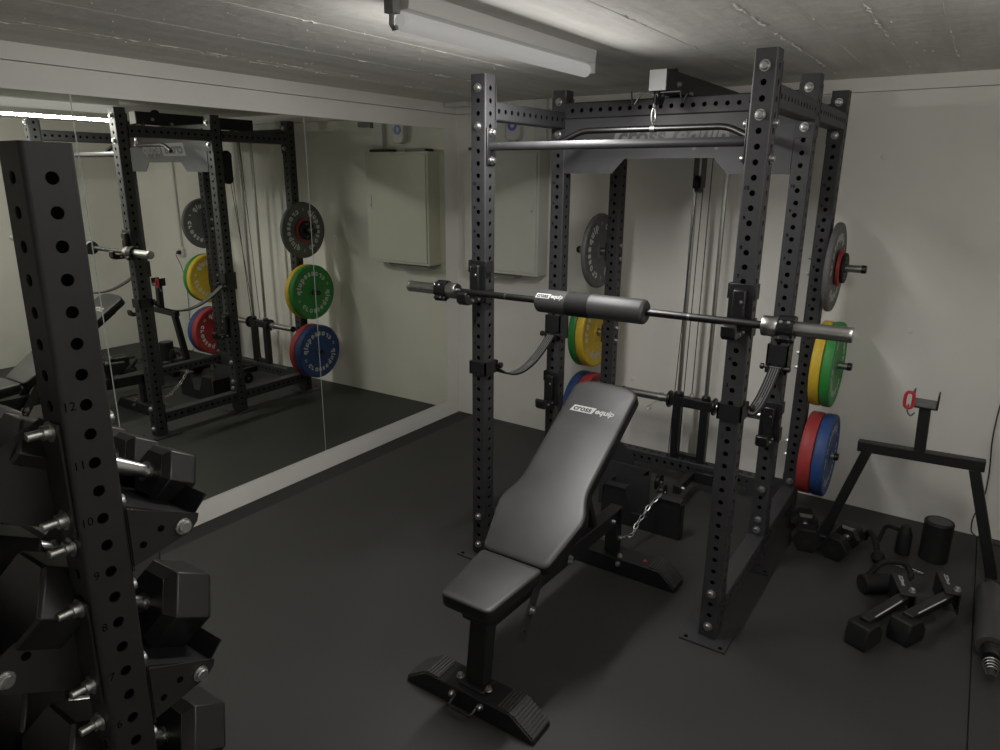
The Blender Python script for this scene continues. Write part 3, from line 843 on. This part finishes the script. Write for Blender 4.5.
# front foot: bent sheet with ribbed rubber ends
def foot(y0, y1, hw, top, z1, name, ribs=True):
    m = MB()
    prof = [(-hw, 0), (hw, 0), (hw - .004, .018), (top, z1), (-top, z1), (-hw + .004, .018)]
    m.prism(prof, y0, y1, basis((BC, 0, 0), (1, 0, 0), (0, 0, 1), (0, -1, 0)) @ T(0, 0, 0)) if 0 else m.prism([(-u, v) for u, v in prof][::-1], y0, y1, basis((BC, 0, 0), (-1, 0, 0), (0, 0, 1), (0, 1, 0)))
    f = part(name, m, POWDER_DARK, bench, bevel=.004)
    if ribs:
        for s in (-1, 1):
            g = MB()
            p0 = Vector((BC + s * top, 0, z1)); p1 = Vector((BC + s * (hw - .004), 0, .018)); d = (p1 - p0); L = d.length; d.normalize(); nn = Vector((d.z * -s, 0, d.x * s)) if 0 else Vector((s * abs(d.z), 0, abs(d.x)))
            M = basis((0, 0, 0), d, (0, 1, 0), nn) if s > 0 else basis((0, 0, 0), d, (0, -1, 0), nn)
            M.translation = p0
            ya, yb = (y0 + .004, y1 - .004) if s > 0 else (-(y1 - .004), -(y0 + .004))
            g.box(-.004, L, ya, yb, 0, .003, M)
            for k in range(8): g.box(.008 + k * L / 8.6, .008 + k * L / 8.6 + .007, ya, yb, .003, .0075, M)
            # flat part on top
            xa, xb = (BC + s * (top - .055), BC + s * top)
            g.box(min(xa, xb), max(xa, xb), y0 + .004, y1 - .004, z1, z1 + .003)
            for k in range(4): x = BC + s * (top - .048 + k * .013); g.box(x - .0035, x + .0035, y0 + .004, y1 - .004, z1 + .003, z1 + .0075)
            part('rubber_tread', g, FOAM, f)
    return f
ff = foot(-2.535, -2.42, .276, .182, .078, 'front_foot')
mb = MB(); mb.tube(bend([(BC - .045, -2.536, .050), (BC - .045, -2.578, .036), (BC + .05, -2.578, .036), (BC + .05, -2.536, .050)], .016), .0055, 8); part('handle', mb, POWDER_DARK, ff)
for x in (-.06, .062):
    mb = MB(); bolt_mesh(mb, (BC + x, -2.535, .052), (0, -1, 0), .7); part('bolt', mb, ZINC, ff)
rf = foot(-1.425, -1.305, .338, .262, .085, 'rear_foot', ribs=True)
mb = MB(); mb.lathe([(.009, 0), (.009, .0008)], (BC + .17, -1.37, .085), (0, 0, 1), 14); part('red_sticker', mb, RED_PLASTIC, rf, label='small red dot')
for p, d in (((BC + .031, -1.366, .16), (1, 0, 0)), ((BC + .06, -1.426, .06), (0, -1, 0)), ((BC + .06, -1.41, .088), (0, 0, 1)), ((BC + .031, -1.86, .292), (1, 0, 0)), ((BC + .05, -1.90, .30), (1, 0, 0)), ((BC + .031, -1.45, .28), (1, 0, 0))):
    mb = MB(); bolt_mesh(mb, p, d, .7); part('bolt', mb, ZINC, bench)
# adjustment ladder with holes, pivoted under the back
for s in (-1, 1):
    mb = MB()
    p0 = Vector((BC + s * .066, -2.285, .165)); p1 = Vector((BC + s * .066, -2.09, .46)); d = (p1 - p0); L = d.length; d.normalize()
    M = basis(p0, (s, 0, 0), d.cross(Vector((s, 0, 0))).normalized() * 1, d)
    mb.holed(L, .006, .052, [.035, .085, .135, .185], .0075, sides='xX', pitch=.048, rc=.0015, M=M)
    ld = part('adjustment_ladder', mb, POWDER, bench)
    mb = MB(); bolt_mesh(mb, (BC + s * .070, -2.225, .262), (s, 0, 0), .9); part('bolt', mb, ZINC, ld)
mb = MB(); bar_between(mb, (BC, -1.60, .30), (BC, -1.78, .70), .05, .03); part('back_support', mb, POWDER_DARK, bench, bevel=.003)

# ------------------------------------------------------------------ chain for the low pulley
chain = thing('chain', 'silver chain draped over the low pulley foot rest', 'chain', (1.99, -1.05, .2))
def link(m, c, t, up, L=.019, w=.0095, r=.0028):
    t = Vector(t).normalized(); up = Vector(up); s = t.cross(up).normalized()
    m.tube([Vector(c) + t * (L * C_(a)) + s * (w * S_(a)) for a in [2 * PI * k / 12 for k in range(12)]], r, 5, loop=True)
path = bend([(2.045, -0.953, 0.222), (2.015, -1.011, 0.180), (2.004, -1.061, 0.14), (1.995, -1.111, 0.114), (1.998, -1.151, 0.082), (1.983, -1.201, 0.072), (1.942, -1.281, 0.117)], .02, 5)
acc = 0; nxt = 0; idx = 0
for i in range(len(path) - 1):
    a, b = path[i], path[i + 1]; L = (b - a).length
    while nxt <= acc + L:
        t = (nxt - acc) / L; c = a.lerp(b, t); mb = MB()
        link(mb, c, b - a, (0, 0, 1) if idx % 2 else (.8, .5, .3)); part('chain_link', mb, ZINC, chain); nxt += .030; idx += 1
    acc += L

OFF = Vector((0, 0, 0))
# ------------------------------------------------------------------ white cabinet and fittings on the back wall
cab = thing('wall_cabinet', 'white metal wall cabinet on the back wall beside the corner', 'cabinet', (.44, 0, 1.17))
CX0, CX1, CY, CZ0, CZ1 = .17, .790, -.138, 1.150, 1.980
mb = MB(); mb.box(CX0, CX1, CY, -.0005, CZ0, CZ1); part('body', mb, WHITE_PAINT, cab, bevel=.003)
mb = MB(); mb.box(CX0 + .018, CX1 - .018, CY - .007, CY - .001, CZ0 + .02, CZ1 - .02); dr = part('door', mb, WHITE_PAINT, cab, bevel=.002)
mb = MB(); mb.box(CX1 - .058, CX1 - .042, CY - .011, CY - .007, 1.56, 1.66); mb.mat = 1; mb.lathe([(.008, 0), (.008, .003)], (CX1 - .05, CY - .011, 1.585), (0, -1, 0), 12); part('latch', mb, [WHITE_PL, ZINC], dr)
for x0, x1 in ((.20, .39), (.56, .75)):
    mb = MB(); mb.box(x0, x1, -.128, -.03, CZ1, CZ1 + .020); part('cable_gland', mb, PLASTIC, cab, bevel=.003)
mb = MB(); mb.prism([(.16, 0), (.62, 0), (.57, -.035), (.22, -.035)][::-1], 0, .10, basis((0, -.008, CZ0), (1, 0, 0), (0, 0, 1), (0, -1, 0))); part('bottom_trough', mb, GREY_BRACKET, cab)  # grey wedge stands for the shadow under the cabinet
mb = MB(); mb.box(.685, .775, -.048, -.0005, 1.976, H - .002)
solo('cable_duct', 'white vertical cable duct above the cabinet', 'cable duct', mb, WHITE_PL, (.73, -.02, 1.98), bevel=.003)
det = thing('alarm_sounder', 'white wall unit with blue round lens above the cabinet', 'alarm', (.495, 0, 2.10))
mb = MB(); mb.prism(round_poly([(.462, 2.04), (.578, 2.04), (.578, 2.21), (.462, 2.21)], [.05] * 4), 0.0005, .06, basis((0, 0, 0), (1, 0, 0), (0, 0, 1), (0, -1, 0))); part('case', mb, WHITE_PL, det, bevel=.008)
mb = MB(); mb.ring((.52, -.0605, 2.14), (0, -1, 0), .036, .018, .004, 28); part('lens', mb, BLUE_LENS, det)
mb = MB(); mb.box(.80, .93, -.06, -.012, 2.17, 2.205); mb.box(.79, .80, -.065, -.012, 2.16, 2.212)
solo('pipe_stub', 'short grey pipe stub high on the back wall', 'pipe', mb, GREY_BRACKET, (.78, -.01, 2.2), bevel=.004)
mb = MB(); mb.box(.02, .21, -.16, -.06, H - .03, H - .0005)
solo('ceiling_duct', 'short white duct on the ceiling at the corner', 'cable duct', mb, WHITE_PL, (.1, -.1, H - .02), bevel=.004)
mb = MB(); mb.box(3.45, 3.47, -.072, -.0505, 1.09, H - .07)
solo('wall_conduit', 'thin white conduit running up the back wall to the socket', 'conduit', mb, WHITE_PL, (3.46, -.05, 1.6), bevel=.003)
sk = thing('wall_socket', 'white power socket on the back wall with a cable plugged in', 'socket', (3.46, -.05, 1.04))
mb = MB(); mb.box(3.418, 3.503, -.085, -.0505, 1.0, 1.085); part('plate', mb, WHITE_PL, sk, bevel=.006)
mb = MB(); mb.lathe([(.02, 0), (.019, .03), (.01, .04)], (3.46, -.086, 1.045), (0, -1, 0), 16); part('plug', mb, PLASTIC, sk)
mb = MB(); mb.tube(bend([(3.46, -.125, 1.045), (3.49, -.12, 1.02), (3.48, -.07, .88), (3.459, -.06, .726), (3.457, -.06, .538), (3.475, -.06, .378), (3.478, -.06, .227), (3.445, -.06, .096), (3.45, -.07, .02), (3.49, -.10, .009), (3.60, -.14, .009)], .08), .0032, 8)
solo('power_cable', 'thin black power cable hanging down the back wall', 'cable', mb, CABLE, (3.42, -.05, .7))

OFF = Vector((.0408, -.056, 0))
# ------------------------------------------------------------------ A-shaped stand by the back wall
AY = -.48
st = thing('tee_stand', 'black steel A-shaped stand with forked top by the back wall', 'stand', (3.13, AY, 0))
mb = MB()
mb.box(2.868, 3.383, AY - .025, AY + .025, .520, .570, basis((0, 0, -.10), (1, 0, .034), (0, 1, 0), (-.034, 0, 1)) @ T(0, 0, 0)) if 0 else mb.box(-.262, .262, -.025, .025, -.026, .026, T(3.128, AY, .549) @ Matrix.Rotation(-.03, 4, 'Y'))
part('cross_bar', mb, POWDER_DARK, st, bevel=.004)
for p0, p1 in (((2.912, AY, .525), (2.765, AY, .0)), ((3.352, AY, .535), (3.508, AY, .0))):
    mb = MB(); d = Vector(p1) - Vector(p0); L = d.length; d.normalize(); yv = Vector((0, 1, 0)); xv = yv.cross(d)
    mb.box(-.023, .023, -.025, .025, 0, L - .008, basis(p0, xv, yv, d)); lg = part('leg', mb, POWDER_DARK, st, bevel=.004)
    mb = MB(); mb.box(p1[0] - .03, p1[0] + .03, AY - .05, AY + .20, .0, .03); part('foot', mb, POWDER_DARK, lg, bevel=.005)
mb = MB(); mb.box(-.024, .024, -.025, .025, 0, .23, basis((3.128, AY, .565), (1, 0, -.0), (0, 1, 0), (-.04, .0, 1))); part('post', mb, POWDER_DARK, st, bevel=.004)
mb = MB()
mb.box(3.069, 3.164, AY - .04, AY + .04, .787, .795)
mb.box(3.062, 3.070, AY - .04, AY + .04, .787, .86); mb.box(3.162, 3.170, AY - .04, AY + .04, .787, .86)
mb.mat = 1; mb.box(3.071, 3.161, AY - .042, AY + .038, .7955, .815)
part('fork', mb, [POWDER_DARK, mat('grey_liner', (.16, .16, .16), .5)], st, bevel=.002)
snap = thing('red_carabiner', 'red carabiner clipped to the fork of the tee stand', 'carabiner', (3.042, AY - .05, .82))
mb = MB(); mb.tube([(3.052 + .018 * (abs(C_(a)) ** .7) * (1 if C_(a) > 0 else -1), AY - .05, .822 + .038 * (abs(S_(a)) ** .7) * (1 if S_(a) > 0 else -1)) for a in [2 * PI * k / 28 for k in range(28)]], .0075, 10, loop=True)
part('body', mb, RED_PLASTIC, snap)
mb = MB(); mb.box(3.062, 3.073, AY - .056, AY - .042, .80, .845); part('gate', mb, mat('dark_red', (.28, .01, .03), .45), snap, bevel=.002)
mb = MB(); mb.tube(bend([(3.052, AY - .045, .80), (3.049, AY - .03, .76), (3.066, AY - .02, .735), (3.079, AY - .0, .75)], .03), .004, 6); part('loop', mb, GREY_BRACKET, snap)

# ------------------------------------------------------------------ loose gear on the floor, right
tub = thing('foam_roller', 'black foam roller standing upright under the tee stand', 'foam roller', (3.262, -.395, 0))
mb = MB(); mb.lathe([(.058, 0), (.064, .004), (.064, .19), (.0655, .196), (.062, .204), (.056, .206), (.052, .2035)], (3.262, -.395, 0), (0, 0, 1), 40); part('body', mb, RUBBER, tub)
mb = MB(); mb.lathe([(.05, 0), (.05, .0015)], (3.262, -.395, .2035), (0, 0, 1), 40); part('lid', mb, FOAM, tub)

def hexhead(m, y0, y1, af, chamf=.25):
    """hex prism along local y, flats up and down"""
    R = af / math.sqrt(3)
    L = abs(y1 - y0); s = 1 if y1 > y0 else -1
    ring = []
    c = af * chamf * .5
    for rr, yy in ((R * .72, y0), (R, y0 + s * c), (R, y1 - s * c * .35), (R * .92, y1)):
        ring.append([(rr * C_(PI / 3 * k), yy, rr * S_(PI / 3 * k)) for k in range(6)])
    n = 6; vs = [p for q in ring for p in q]; fs = []
    for i in range(3):
        for k in range(6):
            f = (i * 6 + k, i * 6 + (k + 1) % 6, (i + 1) * 6 + (k + 1) % 6, (i + 1) * 6 + k); fs.append(f if s < 0 else f[::-1])
    a = tuple(range(6)); b = tuple(18 + k for k in range(6))
    fs.append(a if s < 0 else a[::-1]); fs.append(b[::-1] if s < 0 else b)
    m.add(vs, fs)
def dumbbell(lab, loc, rot, af, L, hl, grp, kg):
    r = thing('hex_dumbbell', lab, 'dumbbell', loc, rot, group=grp)
    g = L / 2 - hl
    for s in (1, -1):
        mb = MB(); hexhead(mb, s * g, s * L / 2, af); h = part('hex_head', mb, HEX_RUBBER, r, local=True, bevel=.002)
        mb = MB(); sz = af * .26
        M = basis((0, s * (L / 2 + .0006), 0), (-s, 0, 0), (0, 0, 1), (0, s, 0)) 
        put_text(mb, kg, sz, M, 0, .0004); part('weight_mark', mb, POWDER, h, local=True)
    mb = MB(); mb.lathe([(.013, -g), (.0135, -g * .8), (.0165, -g * .3), (.0170, 0), (.0165, g * .3), (.0135, g * .8), (.013, g)], (0, 0, 0), (0, 1, 0), 18)
    for s in (-1, 1): mb.lathe([(.019, 0), (.019, .008)], (0, s * (g - .004) - .004, 0), (0, 1, 0), 16)
    part('handle', mb, CHROME, r, local=True)
    return r
# two dumbbells on the floor by the right rear post
dumbbell('black hex dumbbell on the floor right beside the rack post', (2.695, -.565, .060), (0, 0, .24), .12, .27, .09, 'dumbbells lying on the floor', '20')
dumbbell('black hex dumbbell on the floor between the rack and the tee stand', (2.875, -.575, .0575), (0, 0, -.20), .115, .26, .085, 'dumbbells lying on the floor', '20')
# padded handles / rack attachments
def attachment(lab, p, rz):
    r = thing('spotter_arm', lab, 'rack attachment', p, (0, 0, rz), group='rack attachments on the floor')
    mb = MB(); mb.box(-.02, .33, -.022, .022, .085, .118); part('arm', mb, POWDER_DARK, r, local=True, bevel=.004)
    mb = MB(); mb.box(.02, .22, -.023, -.0185, .1182, .1215); part('white_liner', mb, LIGHT_LINE, r, local=True, label='white edge strip')
    B = T(.30, 0, 0) @ Matrix.Rotation(math.radians(-50), 4, 'Z')
    mb = MB(); mb.box(-.030, .030, -.03, .15, .118, .126, B); mb.box(-.030, -.024, .03, .15, .03, .118, B); mb.box(.024, .030, -.03, .15, .03, .118, B); part('bracket', mb, POWDER_DARK, r, local=True, bevel=.002)
    a, b = MB(), MB(); logo(a, b, B @ basis((0, .085, .1266), (-.05, -1, 0), (1, -.05, 0), (0, 0, 1)), .085)
    part('lettering', a, WHITE_INK, r, local=True); part('dark_lettering', b, HOLE_INK, r, local=True)
    mb = MB(); mb.prism([(-.07, 0), (.05, 0), (.055, .05), (.02, .10), (-.06, .105), (-.075, .05)], -.045, .045, basis((0, 0, 0), (1, 0, 0), (0, 0, 1), (0, -1, 0))); part('end_block', mb, RUBBER, r, local=True, bevel=.008)
    mb = MB(); mb.box(-.022, .022, .09, .14, .0, .118, B); part('foot', mb, RUBBER, r, local=True, bevel=.006)
    mb = MB(); bolt_mesh(mb, (.318, -.012, .126), (0, 0, 1), .8); part('bolt', mb, ZINC, r, local=True)
attachment('black rack attachment with white edge, nearest on the floor at right', (3.075, -1.31, 0), math.atan2(.275, .112))
attachment('black rack attachment with white edge, behind the nearest one', (3.215, -1.18, 0), math.atan2(.30, .145))
# dark cable handle shapes behind
hd = thing('cable_attachment', 'black stirrup cable handle lying left of the attachments', 'cable handle', (3.06, -.86, 0))
mb = MB(); mb.cyl((3.01, -.93, .045), (3.11, -.85, .045), .045, 20); part('grip', mb, RUBBER, hd, bevel=.008)
mb = MB(); mb.tube(bend([(3.02, -.92, .07), (3.07, -.82, .13), (3.16, -.76, .12), (3.20, -.78, .07), (3.12, -.86, .05)], .05), .013, 10); part('strap', mb, NYLON, hd)
kb = thing('ball_rope', 'black ball-ended rope handle in front of the wall', 'rope handle', (3.03, -.58, 0))
mb = MB(); mb.tube(bend([(2.955, -.40, .016), (2.975, -.43, .085), (3.01, -.50, .07), (3.035, -.59, .04)], .05), .014, 10); part('rope', mb, NYLON, kb)
mb = MB(); mb.lathe([(.008, -.032), (.025, -.022), (.033, 0), (.025, .022), (.008, .032)], (3.04, -.605, .034), (0, 0, 1), 18); part('ball_end', mb, RUBBER, kb)
gr = thing('tricep_rope', 'black rubber grip standing behind the foam roller', 'cable handle', (3.13, -.42, 0))
mb = MB(); mb.lathe([(.034, 0), (.034, .10), (.026, .125), (.020, .15)], (3.13, -.42, 0), (0, 0, 1), 20); part('grip', mb, RUBBER, gr)
mb = MB(); mb.tube(bend([(3.10, -.42, .12), (3.04, -.40, .12), (3.02, -.42, .03)], .03), .010, 8); part('cord', mb, NYLON, gr)
sc = thing('snap_chain', 'short silver chain lying in front of the foam roller', 'chain', (3.16, -.56, 0))
for k in range(6):
    mb = MB(); link(mb, (3.10 + k * .024, -.58 - k * .004, .010), (1, -.15, 0), (0, 0, 1) if k % 2 else (0, 1, .4), .015, .007, .0022); part('chain_link', mb, ZINC, sc)
sn = thing('snap_chain', 'silver chain and clip lying behind the floor dumbbells', 'chain', (2.86, -.47, 0))
for k in range(5):
    mb = MB(); link(mb, (2.83 + k * .024, -.47 + k * .004, .012), (1, .15, 0), (0, 0, 1) if k % 2 else (0, 1, .4), .016, .008, .003); part('chain_link', mb, ZINC, sn)
# padded bar with a coil spring collar along the right edge
OFF = Vector((0, 0, 0))
sh = thing('padded_bar', 'black foam-padded bar with coil spring collar at the right edge', 'bar', (3.535, -1.0, .004))
zb_ = .060
mb = MB(); mb.cyl((3.533, -.66, zb_), (3.537, -1.42, zb_), .0125, 14); part('bar', mb, POWDER, sh)
mb = MB(); mb.lathe([(.013, 0), (.050, .002), (.055, .010), (.055, .46), (.050, .468), (.013, .47)], (3.534, -.755, zb_), (.002, -1, 0), 28); part('foam_pad', mb, FOAM, sh)
mb = MB(); mb.lathe([(.013, 0), (.034, 0), (.034, .02), (.03, .03), (.03, .07), (.013, .07)], (3.5365, -1.227, zb_), (0, -1, 0), 20); part('end_stop', mb, PLASTIC, sh)
pts = []
for k in range(64):
    a = 2 * PI * k / 16; rr = .030 - .0002 * k; pts.append(Vector((3.537 + rr * C_(a), -1.33 - .0009 * k, zb_ + rr * S_(a))))
mb = MB(); mb.tube(pts, .0019, 6); part('coil_spring', mb, ZINC, sh)

# ------------------------------------------------------------------ dumbbell rack, close on the left
TH = .0130
RX, RY = 2.1105, -3.7265
dr_ = thing('dumbbell_rack', 'black dumbbell rack with numbered upright close on the left', 'dumbbell rack', (RX, RY, .0035), (-TH, 0, 0))
UH = 1.85
DZ = [1.449 - .1 * 11 + .05 * k for k in range(30)]
DZ = [z for z in (1.449 + .05 * k for k in range(-27, 8))]
def upright(x0):
    mb = MB(); mb.holed(UH, W, W, DZ, .0098, n=24, M=T(x0 - W / 2, 0, 0), rc=.007, core=.014)
    mb.mat = 1
    for n in range(1, 13):
        z = 1.449 - .1 * (12 - n)
        if z > .3: put_text(mb, str(n), .021, basis((x0 + .0006, -.024, z + .003), (0, 1, 0), (0, 0, 1), (1, 0, 0)))
    return part('upright', mb, [POWDER_CHAR, HOLE_INK], dr_, local=True)
u1 = upright(0); u2 = upright(-1.15)
mb = MB()
for x0 in (0, -1.15):
    mb.box(x0 - W, x0, -.22, .26, .0, .06)
part('base_foot', mb, POWDER_CHAR, dr_, local=True, bevel=.004)
mb = MB(); mb.box(-1.15, -W, -.03, .03, .10, .16); part('lower_beam', mb, POWDER_CHAR, dr_, local=True, bevel=.004)
SL = math.radians(28.5)
def dbolt(p, d, thread=0, s=.9):
    mb = MB()
    if thread:
        mb.lathe([(.0175, 0), (.0175, .003), (.0125, .003), (.0125, .013), (.0078, .013), (.0078, .013 + thread), (.0065, .014 + thread)], p, d, 12)
    else: mb.lathe([(.0155, 0), (.0155, .003), (.0118, .003), (.0118, .010), (.010, .012)], p, d, 6 * 2)
    part('bolt', mb, ZINC, dr_, local=True)
trays = ((1.258, 0), (.936, 1), (.612, 2))
for zc, i in trays:
    # bent sheet tray
    sec = [(-.195, zc + .17), (-.17, zc + .108), (.163, zc - .068), (.190, zc - .036)]
    mb = MB()
    th = .004
    fr = []
    for k, (y, z) in enumerate(sec):
        a = Vector(sec[max(k - 1, 0)]); b = Vector(sec[min(k + 1, 3)]); t = (b - a).normalized(); nn = Vector((-t.y, t.x)); fr.append((Vector((y, z)), nn))
    poly = [p for p, n in fr] + [p - n * th for p, n in fr][::-1]
    mb.prism([(p.x, p.y) for p in poly][::-1], -1.07, -.079 + .0, basis((0, 0, 0), (0, 1, 0), (0, 0, 1), (1, 0, 0)))
    mb.prism([(p.x, p.y) for p in ([fr[k][0] for k in (2, 3)] + [fr[3][0] - fr[3][1] * th, fr[2][0] - fr[2][1] * th])][::-1], -.079, -.004, basis((0, 0, 0), (0, 1, 0), (0, 0, 1), (1, 0, 0)))
    mb.prism([(.042, zc - .004), (.163, zc - .068), (.163, zc - .072), (.042, zc - .008)][::-1], -.079, -.004, basis((0, 0, 0), (0, 1, 0), (0, 0, 1), (1, 0, 0)))
    part('tray', mb, POWDER_DARK, dr_, local=True)
    for x0, sg in ((0, 1), (-1.15, -1)):
        xa = x0 if x0 == 0 else x0 - W - .004
        # front gusset
        mb = MB()
        mb.prism([(.0405, zc - .119), (.150, zc - .098), (.166, zc - .082), (.170, zc - .068), (.135, zc - .052), (.0405, zc - .010)], xa - .004, xa, basis((0, 0, 0), (0, 1, 0), (0, 0, 1), (1, 0, 0)))
        mb.box(xa - .06, xa - .004, .0385, .0425, zc - .13, zc - .004)
        mb.mat = 1
        for hy, hz in ((.095, -.068), (.06, -.085)): mb.lathe([(.0065, 0), (.0065, .0008)], (xa + .0002, hy, zc + hz), (1, 0, 0), 12)
        part('front_gusset', mb, [POWDER_CHAR, HOLE_INK], dr_, local=True)
        # rear gusset and its flange
        xb = x0 - W if x0 == 0 else x0
        mb = MB()
        zr = zc + .13 if i < 9 else zc
        mb.prism([(-.0425, zr + .032), (-.16, zr - .027), (-.172, zr - .045), (-.172, zr - .088), (-.1, zr - .13), (-.0425, zr - .165)], xb - .004, xb, basis((0, 0, 0), (0, 1, 0), (0, 0, 1), (1, 0, 0)))
        mb.box(xb, xb + W - .012, -.0425, -.0385, zr - .165, zr + .036)
        mb.mat = 1
        for hy, hz in ((-.075, .10), (-.12, .085)): mb.lathe([(.008, 0), (.008, .0008)], (xb, hy, zc + hz), (1, 0, 0), 14)
        part('rear_gusset', mb, [POWDER_CHAR, HOLE_INK], dr_, local=True)
    dbolt((.001, .136, zc - .080), (1, 0, 0), s=1)
    dbolt((-W - .0005, -.155, zc + .06), (1, 0, 0))
    for z in (zc + .15, zc - .005, zc - .056 - (.03 if i else 0)):
        dbolt((-W / 2, -.0425 if z > zc - .04 else -.0385, z), (0, -1, 0), thread=.022)
        dbolt((-W / 2, .0425, z), (0, 1, 0))
RM = Matrix.Rotation(-TH, 4, 'X')
def on_tray(lab, k, x, zc, af, L, hl, kg, k_top=False):
    ctr = .0
    s0, s1 = (-.168, .168) if k_top else (-.205, .138)
    mid = (s0 + s1) / 2 + (0 if L > .33 else (s1 - s0 - L) / 2)
    y = .037 + mid * C_(SL); z = zc - mid * S_(SL)
    y += S_(SL) * (af / 2 + .0015); z += C_(SL) * (af / 2 + .0015)
    p = RM @ Vector((x, y, z)) + Vector((RX, RY, 0))
    dumbbell(lab, p, (-SL - TH, 0, 0), af, L, hl, 'dumbbells on the rack', kg)
ord_ = ('nearest the numbered upright', 'second from the numbered upright', 'third from the numbered upright', 'fourth from the numbered upright')
for k in range(4): on_tray('black hex dumbbell on the top tray, ' + ord_[k], k, -.122 - .128 * k, 1.256, .102, .335, .070, '12.5', True)
for k in range(3): on_tray('large black hex dumbbell on the middle tray, ' + ord_[k], k, -.125 - .185 * k, .936, .152, .345, .10, '25')
for k in range(3): on_tray('large black hex dumbbell on the lowest tray, ' + ord_[k], k, -.125 - .185 * k, .612, .156, .345, .10, '30')

# ------------------------------------------------------------------ light
def point(name, loc, e, r):
    l = bpy.data.lights.new(name, 'POINT'); l.energy = e; l.shadow_soft_size = r; l.color = (1, .985, .957)
    o = bpy.data.objects.new(name, l); COL.objects.link(o); o.location = loc; return o
def area(name, loc, e, sx, sy, rot=(0, 0, 0)):
    l = bpy.data.lights.new(name, 'AREA'); l.shape = 'RECTANGLE'; l.size = sx; l.size_y = sy; l.energy = e; l.color = (1, .985, .957)
    o = bpy.data.objects.new(name, l); COL.objects.link(o); o.location = loc; o.rotation_euler = rot; return o
lxx, lyy = lx + .045, -2.02
area('lamp_light', (lxx, lyy, H - .150), 18, .03, 1.13)
area('lamp_light', (lxx - .030, lyy, H - .145), 6.0, .018, 1.13, (0, PI / 2 - .45, 0))
area('lamp_light', (lxx + .030, lyy, H - .145), 5.6, .018, 1.13, (0, -PI / 2 + .55, 0))
# fill lights added out of view, beside and behind the viewer, without any fixture
for k in range(5): point('side_lamp_light', (3.5, -3.0 + .22 * k, H - .14), 3.6, .05)
for k in range(5): point('rear_lamp_light', (4.05, -4.4 + .2 * k, H - .14), 1.3, .05)
w = bpy.data.worlds.new('world'); S.world = w; w.use_nodes = True
w.node_tree.nodes['Background'].inputs['Color'].default_value = (.02, .02, .02, 1)

# ------------------------------------------------------------------ camera
cam = bpy.data.cameras.new('camera'); co = bpy.data.objects.new('camera', cam); COL.objects.link(co)
yaw, pit, rol, foc = -.5966, -.2775, .0071, 698.1
fwd = Vector((S_(yaw) * C_(pit), C_(yaw) * C_(pit), S_(pit)))
r0 = fwd.cross(Vector((0, 0, 1))).normalized(); u0 = r0.cross(fwd)
r = r0 * C_(rol) + u0 * S_(rol); u = -r0 * S_(rol) + u0 * C_(rol)
M = basis((3.2560, -4.2139, 1.8096), r, u, -fwd)
co.matrix_world = M
cam.sensor_width = 36; cam.lens = foc * 36 / 1000; cam.clip_start = .02; cam.clip_end = 50
S.camera = co
S.view_settings.view_transform = 'Standard'; S.view_settings.look = 'None'
S.view_settings.exposure = 0; S.view_settings.gamma = 1; S.view_settings.use_curve_mapping = False
S.cycles.use_denoising = True
S.cycles.max_bounces = 12; S.cycles.diffuse_bounces = 6; S.cycles.glossy_bounces = 5
